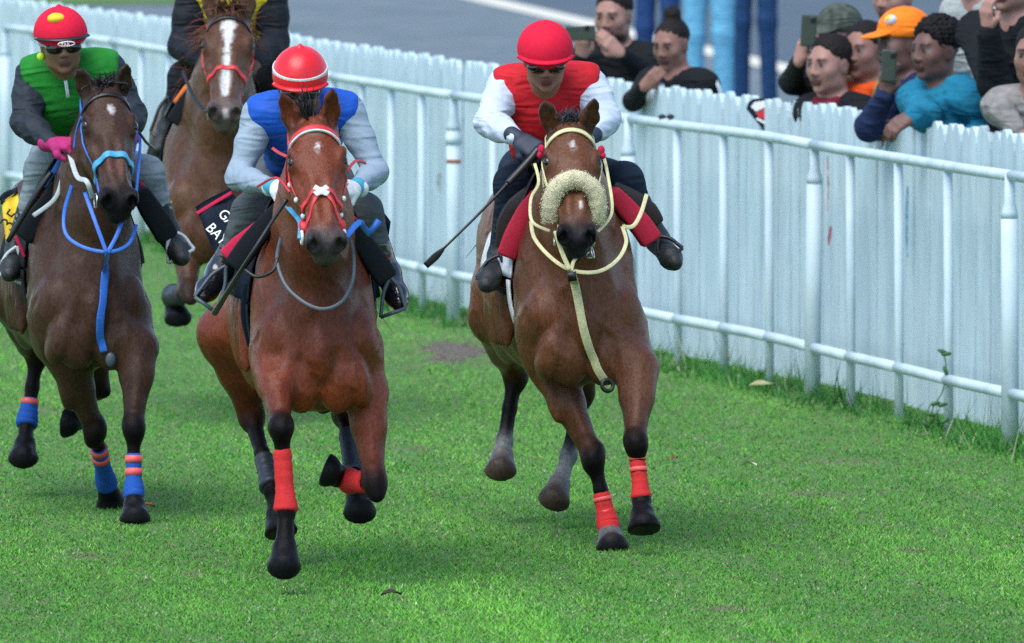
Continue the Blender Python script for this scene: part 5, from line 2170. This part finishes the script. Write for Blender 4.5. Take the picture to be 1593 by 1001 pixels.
# yellow dot, oval badge on the peak, lime earpiece, zip
q = hA(-.004, .068, .124)
Vv = [q] + [hA(-.004 + .034 * math.cos(a), .068 + .020 * math.sin(a), .124 - .018 * math.sin(a)) for a in np.linspace(0, 2 * math.pi, 25)[:-1]]
Gd = Field().el(hA(.022, .066, .116), np.array((.036, .034, .022)), RA)
V, Q = Gd.mesh(.004, 1)
put('cap_dot', V, Q, m_yellow_c, hmA)
V, Q = tube([hA(-.004 + .034 * math.sin(a), .158 + .004 * math.cos(a), .024 + .010 * math.cos(a)) for a in np.linspace(0, 2 * math.pi, 25)], .0025, 6, closed=True)
put('badge', V, Q, m_print_w, hmA)
lettering('ZAA', hA(.020, .166, .018), -RA[0], RA[2], .018, m_print_w, hmA)
V, Q = sphere(hA(.088, .02, -.045), (.016, .014, .018), 12, 8)
put('earpiece', V, Q, mat('neon_plastic', (.45, .75, .03), .5), jA)
V, Q = tube([pt(102, 126, 46.14), pt(105, 145, 46.17), pt(108, 165, 46.20)], 1, 8, flat=(.014, .006, np.tile(np.array([0, -1, .1]), (3, 1))))
put('zip_flap', V, Q, m_white_c, jA)

d = 52.0
J = jn(head=(362, -60, d + .35), look=np.array([0, -1, -.2]), hup=np.array([0, -.1, 1]), neck=(362, -15, d + .42),
       chest=(360, 30, d + .52), pelvis=(358, 90, d + .9),
       shL=(302, -8, d + .46), shR=(420, -8, d + .46), elL=(283, 72, d + .42), elR=(428, 66, d + .42),
       wrL=(322, 100, d + .15), wrR=(398, 100, d + .15),
       handL=(np.array([.7, -.7, 0]), np.array([.1, .5, -.9]), 1.0, 1), handR=(np.array([-.7, -.7, 0]), np.array([-.1, .5, -.9]), 1.0, -1),
       hipL=(325, 110, d + .8), hipR=(395, 110, d + .8), knL=(286, 120, d + .5), knR=(425, 125, d + .5),
       anL=(262, 200, d + .55), anR=(440, 205, d + .55), toeL=(252, 215, d + .4), toeR=(450, 220, d + .4))
jD, hD_, RD, hmD = jockey('jockey in black jacket and yellow bib riding the chestnut', J, HD.L(-.8, 0, 1.5), 1.0, (.10, .045, .03), (.1, .04, .03),
       cloth_mat('black_jacket', (.010, .012, .018), .7), cloth_mat('yellow_bib', (.60, .48, .02), .7), cloth_mat('black_trousers', (.012, .014, .020), .85), m_bootd, None, m_silk2, res=.008, sleeve_r=1.25, wr=.005)

# ---- whips
def whip(label, pts, rs, flap, base_m=m_black_p):
    V, F = tube(spline(pts, 5), np.interp(np.linspace(0, 1, (len(pts) - 1) * 5 + 1), np.linspace(0, 1, len(rs)), rs), 10)
    w = put('whip', V, F, base_m, None)
    tag(w, label, 'whip', 'riding whips')
    if flap:
        V, F = tube(spline(flap[0], 4), 1, 10, flat=(np.interp(np.linspace(0, 1, (len(flap[0]) - 1) * 4 + 1), np.linspace(0, 1, len(flap[1])), flap[1]), .010, np.tile(np.array([.3, -.9, .2]), ((len(flap[0]) - 1) * 4 + 1, 1))))
        put('whip_flap', V, F, m_leather, w)
    return w


whip('long black whip with leather flap held out by the jockey in white sleeves', [pt(838, 232, 44.36), pt(822, 252, 44.34), pt(792, 284, 44.32), pt(788, 288, 44.32), pt(740, 338, 44.3), pt(688, 389, 44.28)], [.016, .016, .015, .013, .006, .005, .0045],
     ([pt(690, 387, 44.28), pt(678, 399, 44.28), pt(662, 414, 44.28)], [.012, .030, .026]))
whip('thin black whip lying down the left knee roll of the navy saddle', [pt(446, 310, 42.05), pt(420, 350, 42.04), pt(380, 413, 42.05), pt(334, 487, 42.4)], [.010, .006, .007, .012], None)
whip('black whip along the pale denim leg of the rider in green', [pt(80, 268, 46.05), pt(58, 300, 46.05), pt(12, 376, 46.1)], [.010, .013, .010], None)
# ------------------------------------------------------------------ spectators behind the fence
def fdep(px_):
    return along(s_at_px(px_, OFF), OFF)[0][1]


def hair_cap(h, R, S, rt, col, style='short', name='hair'):
    G = Field()
    G.base = tuple(col)
    if style == 'short':
        G.el(h(0, -.018, .048), np.array((.083, .099, .085)) * S, R, .02)
        G.plane(h(0, .058, .052), R[1] * .85 - R[2] * .35, .012)
        G.plane(h(0, .03, -.005), -R[2] + R[1] * .55, .02)
    elif style == 'curly':
        G.el(h(0, -.016, .062), np.array((.090, .104, .088)) * S, R, .02)
        G.plane(h(0, .062, .056), R[1] * .8 - R[2] * .4, .012)
        G.plane(h(0, .03, .0), -R[2] + R[1] * .6, .02)
    elif style == 'bun':
        G.el(h(0, -.018, .046), np.array((.080, .097, .083)) * S, R, .02)
        G.plane(h(0, .060, .060), R[1] * .8 - R[2] * .5, .012)
        G.plane(h(0, .02, -.01), -R[2] + R[1] * .7, .02)
        G.el(h(0, -.035, .150), np.array((.044, .044, .038)) * S, R, .03)
    amp = .010 if style == 'curly' else .004
    fput(name, G, .0075, m_phair, rt, 1, 0, lambda V: V + amp * np.stack([wob(V, 150, 1), wob(V, 150, 2), wob(V, 150, 3)], -1))


def spectator(label, headpx, d, S, yaw, skin, lip, top, hair=('short', (.010, .008, .008)), pitch=0.0, lean=.05, armL=None, armR=None, handL=None, handR=None, hk=None, hood=False, stripe=None, trousers=None, cap=None, res=.0078, sit=None, collar=None, cat='person', nohands=False, group='spectators behind the fence', sh_w=.165, sleeve_r=.98, legs_px=None):
    """Standing figure facing yaw degrees to the viewer's left of the lens (0 = at the lens)."""
    a = math.radians(yaw)
    fw = np.array([-math.sin(a), -math.cos(a), 0])
    lt = np.array([math.cos(a), -math.sin(a), 0])        # viewer's right
    up = np.array([0, 0, 1.0])
    hd = pt(headpx[0], headpx[1], d)
    neck = hd - up * .155 * S - fw * .03 * S
    chest = neck - up * .19 * S - fw * lean
    pel = np.array([chest[0], chest[1], 0]) - fw * lean * 1.5
    pel[2] = max(min(chest[2] - .36 * S, chest[2] * .72), .55)
    shL, shR = neck - lt * sh_w * S - up * .045 * S - fw * .02, neck + lt * sh_w * S - up * .045 * S - fw * .02

    def P3(q, dflt):
        if q is None:
            return dflt
        return pt(q[0], q[1], d + (q[2] if len(q) > 2 else -.15))
    armL, armR = armL or (None, None), armR or (None, None)
    J = dict(head=hd, look=fw + up * pitch, hup=up, neck=neck, chest=chest, pelvis=pel, shL=shL, shR=shR)
    J['elL'] = P3(armL[0], shL - up * .28 * S - lt * .02 - fw * .06)
    J['elR'] = P3(armR[0], shR - up * .28 * S + lt * .02 - fw * .06)
    J['wrL'] = P3(armL[1], J['elL'] - up * .22 * S - fw * .02)
    J['wrR'] = P3(armR[1], J['elR'] - up * .22 * S - fw * .02)
    J['handL'] = handL or (nrm(J['wrL'] - J['elL']), fw * .6 + lt * .4, .5, 1)
    J['handR'] = handR or (nrm(J['wrR'] - J['elR']), fw * .6 - lt * .4, .5, -1)
    for s, q in (('L', -1), ('R', 1)):
        J['hip' + s] = pel + lt * q * .09 * S - up * .04
        J['an' + s] = np.array([J['hip' + s][0] + q * .02, J['hip' + s][1], .09])
        J['kn' + s] = lerp(J['hip' + s], J['an' + s], .5) + fw * .03
        J['toe' + s] = np.array([*(J['an' + s] + fw * .16)[:2], .04])
    base = np.array([pel[0], pel[1], 0])
    k = dict(S=S)
    k.update(hk or {})
    rt, F, h, R = build_person(label, cat, J, None, skin, lip, base, S, group, k, res, hsc=.86, legs=False)
    fput('body', F, res * .76 if res < .01 else res, m_skin, rt, 1, tau=.004)
    G = Field()
    torso(G, J, S * 1.0, .010, .07)
    for s in 'LR':
        A_, E_, W_ = J['sh' + s], J['el' + s], J['wr' + s]
        q = sleeve_r
        G.rc(A_, E_, .062 * S * q, .050 * S * q, .05)
        if (armL if s == 'L' else armR)[0] != 'bare' and not (hk or {}).get('x'):
            G.rc(E_, lerp(E_, W_, .93), .050 * S * q, .036 * S * q, .03)
    if hood:
        G.chain([neck + lt * .10 * S + up * .02, neck - fw * .10 * S + up * .00, neck - lt * .10 * S + up * .02], [.045 * S, .062 * S, .045 * S], .03)
        G.rc(neck + lt * .09 * S + up * .02, neck + fw * .07 * S - up * .07 * S, .042 * S, .03 * S, .03)
        G.rc(neck - lt * .09 * S + up * .02, neck + fw * .07 * S - up * .07 * S, .042 * S, .03 * S, .03)
    else:
        G.chain([neck + lt * .055 * S + fw * .05 - up * .015, neck + lt * .07 * S - fw * .03 + up * .01, neck - lt * .07 * S - fw * .03 + up * .01, neck - lt * .055 * S + fw * .05 - up * .015], [.020 * S] * 4, .02)
    fput('top', G, res, top, rt, 1, 0, wrinkle(.009, 26, headpx[0]))
    if collar is not None:
        G = Field()
        G.chain([neck + lt * .05 * S + fw * .055 + up * .0, neck + lt * .066 * S - fw * .02 + up * .03, neck - lt * .066 * S - fw * .02 + up * .03, neck - lt * .05 * S + fw * .055 + up * .0, neck + fw * .085 - up * .03, neck + lt * .05 * S + fw * .055], [.024 * S] * 6, .02)
        G.el(neck + fw * .07 * S - up * .07 * S, np.array((.06, .04, .09)) * S, np.array([lt, fw, up]), .03)
        fput('collar', G, res, collar, rt, 1)
    G = Field()
    G.el(pel, np.array((.15, .11, .12)) * S, np.array([lt, fw, up]), .06)
    for s in 'LR':
        limb(G, J['hip' + s], J['kn' + s], J['an' + s], [.10 * S, .07 * S, .07 * S, .06 * S], .05)
    fput('trousers', G, .014, trousers or cloth_mat('dark_trousers', (.03, .035, .045), .85), rt, 1)
    if hair is not None:
        hair_cap(h, R, S, rt, hair[1], hair[0])
    if cap is not None:
        G = Field()
        G.el(h(0, -.010, .058), np.array((.096, .115, .096)) * S, R, .02)
        G.plane(h(0, 0, .030), -R[2], .012)
        G.el(h(0, .118, .038), np.array((.070, .062, .010)) * S, np.array([R[0], nrm(R[1] - .25 * R[2]), nrm(R[2] + .25 * R[1])]), .012)
        c_ = fput('cap', G, .006, cap, rt, 1)
        rt['capdone'] = 1
        del rt['capdone']
        return rt, h, R, c_, J
    return rt, h, R, None, J


SK1, SK2, SK3 = (.25, .125, .095), (.135, .068, .055), (.33, .175, .140)
LP1, LP2 = (.16, .055, .048), (.10, .035, .03)
c_black = cloth_mat('black_top', (.007, .009, .011), .85)
c_navy = cloth_mat('navy_top', (.010, .020, .060), .85)
c_teal = cloth_mat('teal_hoodie', (.010, .16, .26), .85, .12)
c_must = cloth_mat('mustard', (.34, .17, .045), .85)
c_ora = cloth_mat('orange_tee', (.75, .085, .012), .8)
c_maroon = cloth_mat('maroon', (.13, .010, .022), .85)
c_grey = cloth_mat('grey_knit', (.22, .21, .20), .9, .2)
c_pale = cloth_mat('pale_coat', (.33, .37, .36), .85)
c_purple = cloth_mat('purple_top', (.10, .05, .26), .85)
c_cap = cloth_mat('orange_cap', (.85, .20, .012), .7)
c_camo = cloth_mat('olive_cap', (.06, .075, .06), .9, .5)
c_ljean = cloth_mat('light_jeans', (.12, .36, .52), .85, .15)
c_djean = cloth_mat('dark_jeans', (.012, .045, .12), .85, .2)
c_njean = cloth_mat('navy_jeans', (.015, .05, .15), .85, .2)


def phone(label, c, d, w, hgt, ang, tilt=0.0):
    """Slab with a camera bump and lens, its back towards the track."""
    o = pt(*c, d)
    x = np.array([math.cos(ang), 0, math.sin(ang)])
    z = np.array([-math.sin(ang), tilt, math.cos(ang)])
    z = nrm(z)
    y = nrm(np.cross(z, x))
    R = np.array([x, y, z])
    G = Field().box(o, (w / 2, .006, hgt / 2), R, .005)
    V, Q = G.mesh(.003, 1)
    p = put('phone', V, Q, m_phone)
    tag(p, label, 'phone', 'phones held up to film the race')
    G = Field().box(o + x * w * .22 - y * -.007 * (1 if y[1] < 0 else -1) + z * hgt * .34, (.012, .004, .014), R, .003)
    V, Q = G.mesh(.002, 1)
    put('camera_bump', V, Q, m_lens, p)
    return p


# left pair
d = fdep(960) + .55
spectator('bearded man in black t-shirt filming over the fence beside the girl', (955, 25), d, 1.12, 25, SK3, LP1, c_black, pitch=-.15,
          hk=dict(beard=(.03, .02, .018)), armR=((1003, 112, -.10), (966, 84, -.30)), armL=((893, 112, -.05), (905, 90, -.25)), sleeve_r=1.0,
          handR=(np.array([-.75, -.1, .7]), np.array([-.3, .9, 0]), .35, -1), handL=(np.array([.0, -.3, .9]), np.array([.4, .8, .2]), .5, 1))
phone('dark phone held sideways by the bearded man', (903, 52), d - .36, .155, .078, .03)
d = fdep(1050) + .45
rt, h, R, _, J = spectator('girl with hair in a bun wearing a black jacket with white shoulder stripe', (1045, 70), d, 1.02, 34, SK1, LP1, c_black, ('bun', (.012, .009, .009)), -.22,
          armL=((985, 158, .05), (1001, 136, -.18)), handL=(np.array([.6, -.2, .6]), np.array([.4, .6, .4]), .6, 1))
V, F = tube(spline([J['shR'] + np.array([-.05, -.03, .068]), J['shR'] + np.array([.03, -.045, .045]), J['shR'] + np.array([.075, -.05, -.03]), J['elR'] + np.array([.055, -.03, .06])], 5), 1, 8, flat=(.022, .008, np.tile(np.array([.5, -.8, .6]), (16, 1))))
put('shoulder_stripe', V, F, m_white_c, rt)

# walkers far behind: only their legs reach into the picture
for label, x, d, jeans, w in (('person in navy jeans standing far behind the bearded man', 1015, 92, c_njean, 1.0), ('person in light blue jeans standing far behind the girl', 1094, 90, c_ljean, 1.25), ('person in dark jeans standing alone on the road behind the fence', 1166, 94, c_djean, 1.1)):
    spectator(label, (x, -265), d, 1.06 * w ** .5, 20, SK1, LP1, c_navy, trousers=jeans, res=.012, group='people standing on the road', hk=dict(eyes=False))

# right-hand group
d = fdep(1285) + .85
spectator('man in olive cap and black jacket holding a phone above his head', (1304, 60), d, 1.12, 38, SK3, LP1, c_black, None, 0, cap=c_camo,
          armL=((1230, 128, .10), (1243, 96, -.30)), handL=(np.array([.25, -.15, .9]), np.array([.6, .6, .1]), .55, 1))
phone('dark green phone raised by the man in the olive cap', (1258, 48), d - .38, .075, .155, -.06)
d = fdep(1297) + .62
spectator('short-haired man with maroon collar leaning at the fence', (1291, 102), d, 1.16, 44, SK3, LP1, c_black, collar=c_maroon, pitch=-.02, sh_w=.15, armL=((1276, 185, .8), (1284, 230, .8)))
d = fdep(1340) + 1.22
rt8 = spectator('young man in mustard jacket over orange t-shirt', (1345, 80), d, 1.13, 36, SK1, LP1, c_must, collar=c_ora, pitch=0, sh_w=.15)
d = fdep(1400) + .62
rt, h, R, c_, J = spectator('man in bright orange cap and navy sweater holding a phone', (1404, 70), d, 1.18, 66, SK2, LP2, c_navy, None, .02, cap=c_cap,
          armL=((1352, 198, -.50), (1378, 148, -.60)), handL=(np.array([.05, -.25, .9]), np.array([.5, .8, 0]), .6, 1), sleeve_r=1.1,
          armR=((1425, 200, -.1), (1400, 200, -.35)))
V, F = sphere(h(-.045, .075, .098), np.array((.030, .030, .026)), 16, 8)
put('cap_badge', V, F, m_white_c, c_)
V, F = sphere(h(-.050, .086, .103), np.array((.018, .018, .016)), 14, 8)
put('badge_centre', V, F, m_yellow_c, c_)
phone('black phone held upright in front of the man in the orange cap', (1383, 103), d - .66, .072, .150, -.05)
d = fdep(1455) + .42
spectator('young man with curly black hair in a teal hoodie', (1456, 80), d, 1.16, 52, SK2, LP2, c_teal, ('curly', (.008, .007, .008)), 0, hood=True, sleeve_r=1.18, sh_w=.18,
          armL=((1440, 182, -.30), (1420, 182, -.42)), handL=(np.array([-.75, -.4, -.35]), np.array([-.2, .5, -.85]), .6, 1), armR=((1545, 205, .0), (1500, 215, -.3)))
d = fdep(1390) + 2.6
spectator('person in purple top half hidden behind the orange cap', (1392, -4), d, 1.12, 40, SK3, LP1, c_purple, pitch=-.05, res=.0098)
d = fdep(1500) + 1.6
spectator('person in a pale grey coat behind the young man in teal', (1516, -52), d, 1.12, 40, SK3, LP1, c_pale, sh_w=.13, res=.012)
d = fdep(1545) + 1.0
spectator('person in black jacket raising a hand to the face at the right edge', (1572, -30), d, 1.20, 30, SK3, LP1, c_black, armL=((1548, 130, -.2), (1538, 48, -.35)), handL=(np.array([-.15, -.2, .95]), np.array([.7, .5, 0]), .6, 1), sleeve_r=1.3)
d = fdep(1580) + .35
spectator('person in grey knitted sweater leaning at the fence in the corner', (1612, 88), d, 1.15, 20, SK1, LP1, c_grey, armL=((1560, 175, -.05), (1585, 205, -.12)))

# small things on the fence
sq = s_at_px(1180, OFF - .03)
p, t = along(sq, OFF - .16)
dd = p[1]
bq = [pt(x, y, dd) for x, y in ((1162, 166), (1170, 155), (1190, 153), (1198, 160), (1198, 206), (1192, 206))]


def plate(name, pxs, d, m, parent=None, th=.012):
    a = [pt(x, y, d) for x, y in pxs]
    b = [q + np.array([0, th, 0]) for q in a]
    n = len(a)
    F = [tuple(range(n - 1, -1, -1)), tuple(range(n, 2 * n))] + [(i, (i + 1) % n, n + (i + 1) % n, n + i) for i in range(n)]
    return put(name, a + b, F, m, parent, smooth=False)


fl = plate('pennant', [(1161, 170), (1164, 160), (1172, 154), (1190, 153), (1198, 160), (1199, 206), (1190, 206)], dd, m_navy)
tag(fl, 'small red, white and black pennant badge fixed on the picket fence', 'badge')
plate('white_field', [(1168, 166), (1174, 159), (1190, 157), (1194, 165), (1176, 174)], dd - .004, m_print_w, fl, .003)
plate('red_field', [(1175, 176), (1195, 167), (1197, 190), (1180, 182)], dd - .005, m_red_n, fl, .003)
plate('white_stripe', [(1178, 183), (1197, 193), (1198, 198), (1176, 186)], dd - .004, m_print_w, fl, .003)
for x in (1030, 1043):  # two unidentified dark objects on the rail, modelled as plain lumps
    p_ = along(s_at_px(x))[0]
    c = pt(x, 182, p_[1])
    V, F = sphere(c, (.020, .025, .013), 12, 8)
    o = put('dark_lump', V, F, m_print_k)
    tag(o, 'left one of two small dark lumps on the top rail' if x == 1030 else 'right one of two small dark lumps on the top rail', 'dark_lump', 'dark lumps on the top rail')

# ------------------------------------------------------------------ thin out the dense organic meshes
todo = []
for o in list(SC.objects):
    if o.type != 'MESH' or o.get('kind') in ('stuff', 'structure') or len(o.data.polygons) < 9000:
        continue
    if o.parent is not None and o.parent.name.startswith('horse'):
        ra = .62
    elif o.name.startswith('body'):
        ra = .34
    else:
        ra = .42
    md = o.modifiers.new('d', 'DECIMATE')
    md.ratio = ra
    todo.append(o)
dg = bpy.context.evaluated_depsgraph_get()
for o in todo:
    old = o.data
    me = bpy.data.meshes.new_from_object(o.evaluated_get(dg))
    o.modifiers.clear()
    o.data = me
    nm = old.name
    bpy.data.meshes.remove(old)
    me.name = nm
    me.polygons.foreach_set('use_smooth', np.ones(len(me.polygons), bool))
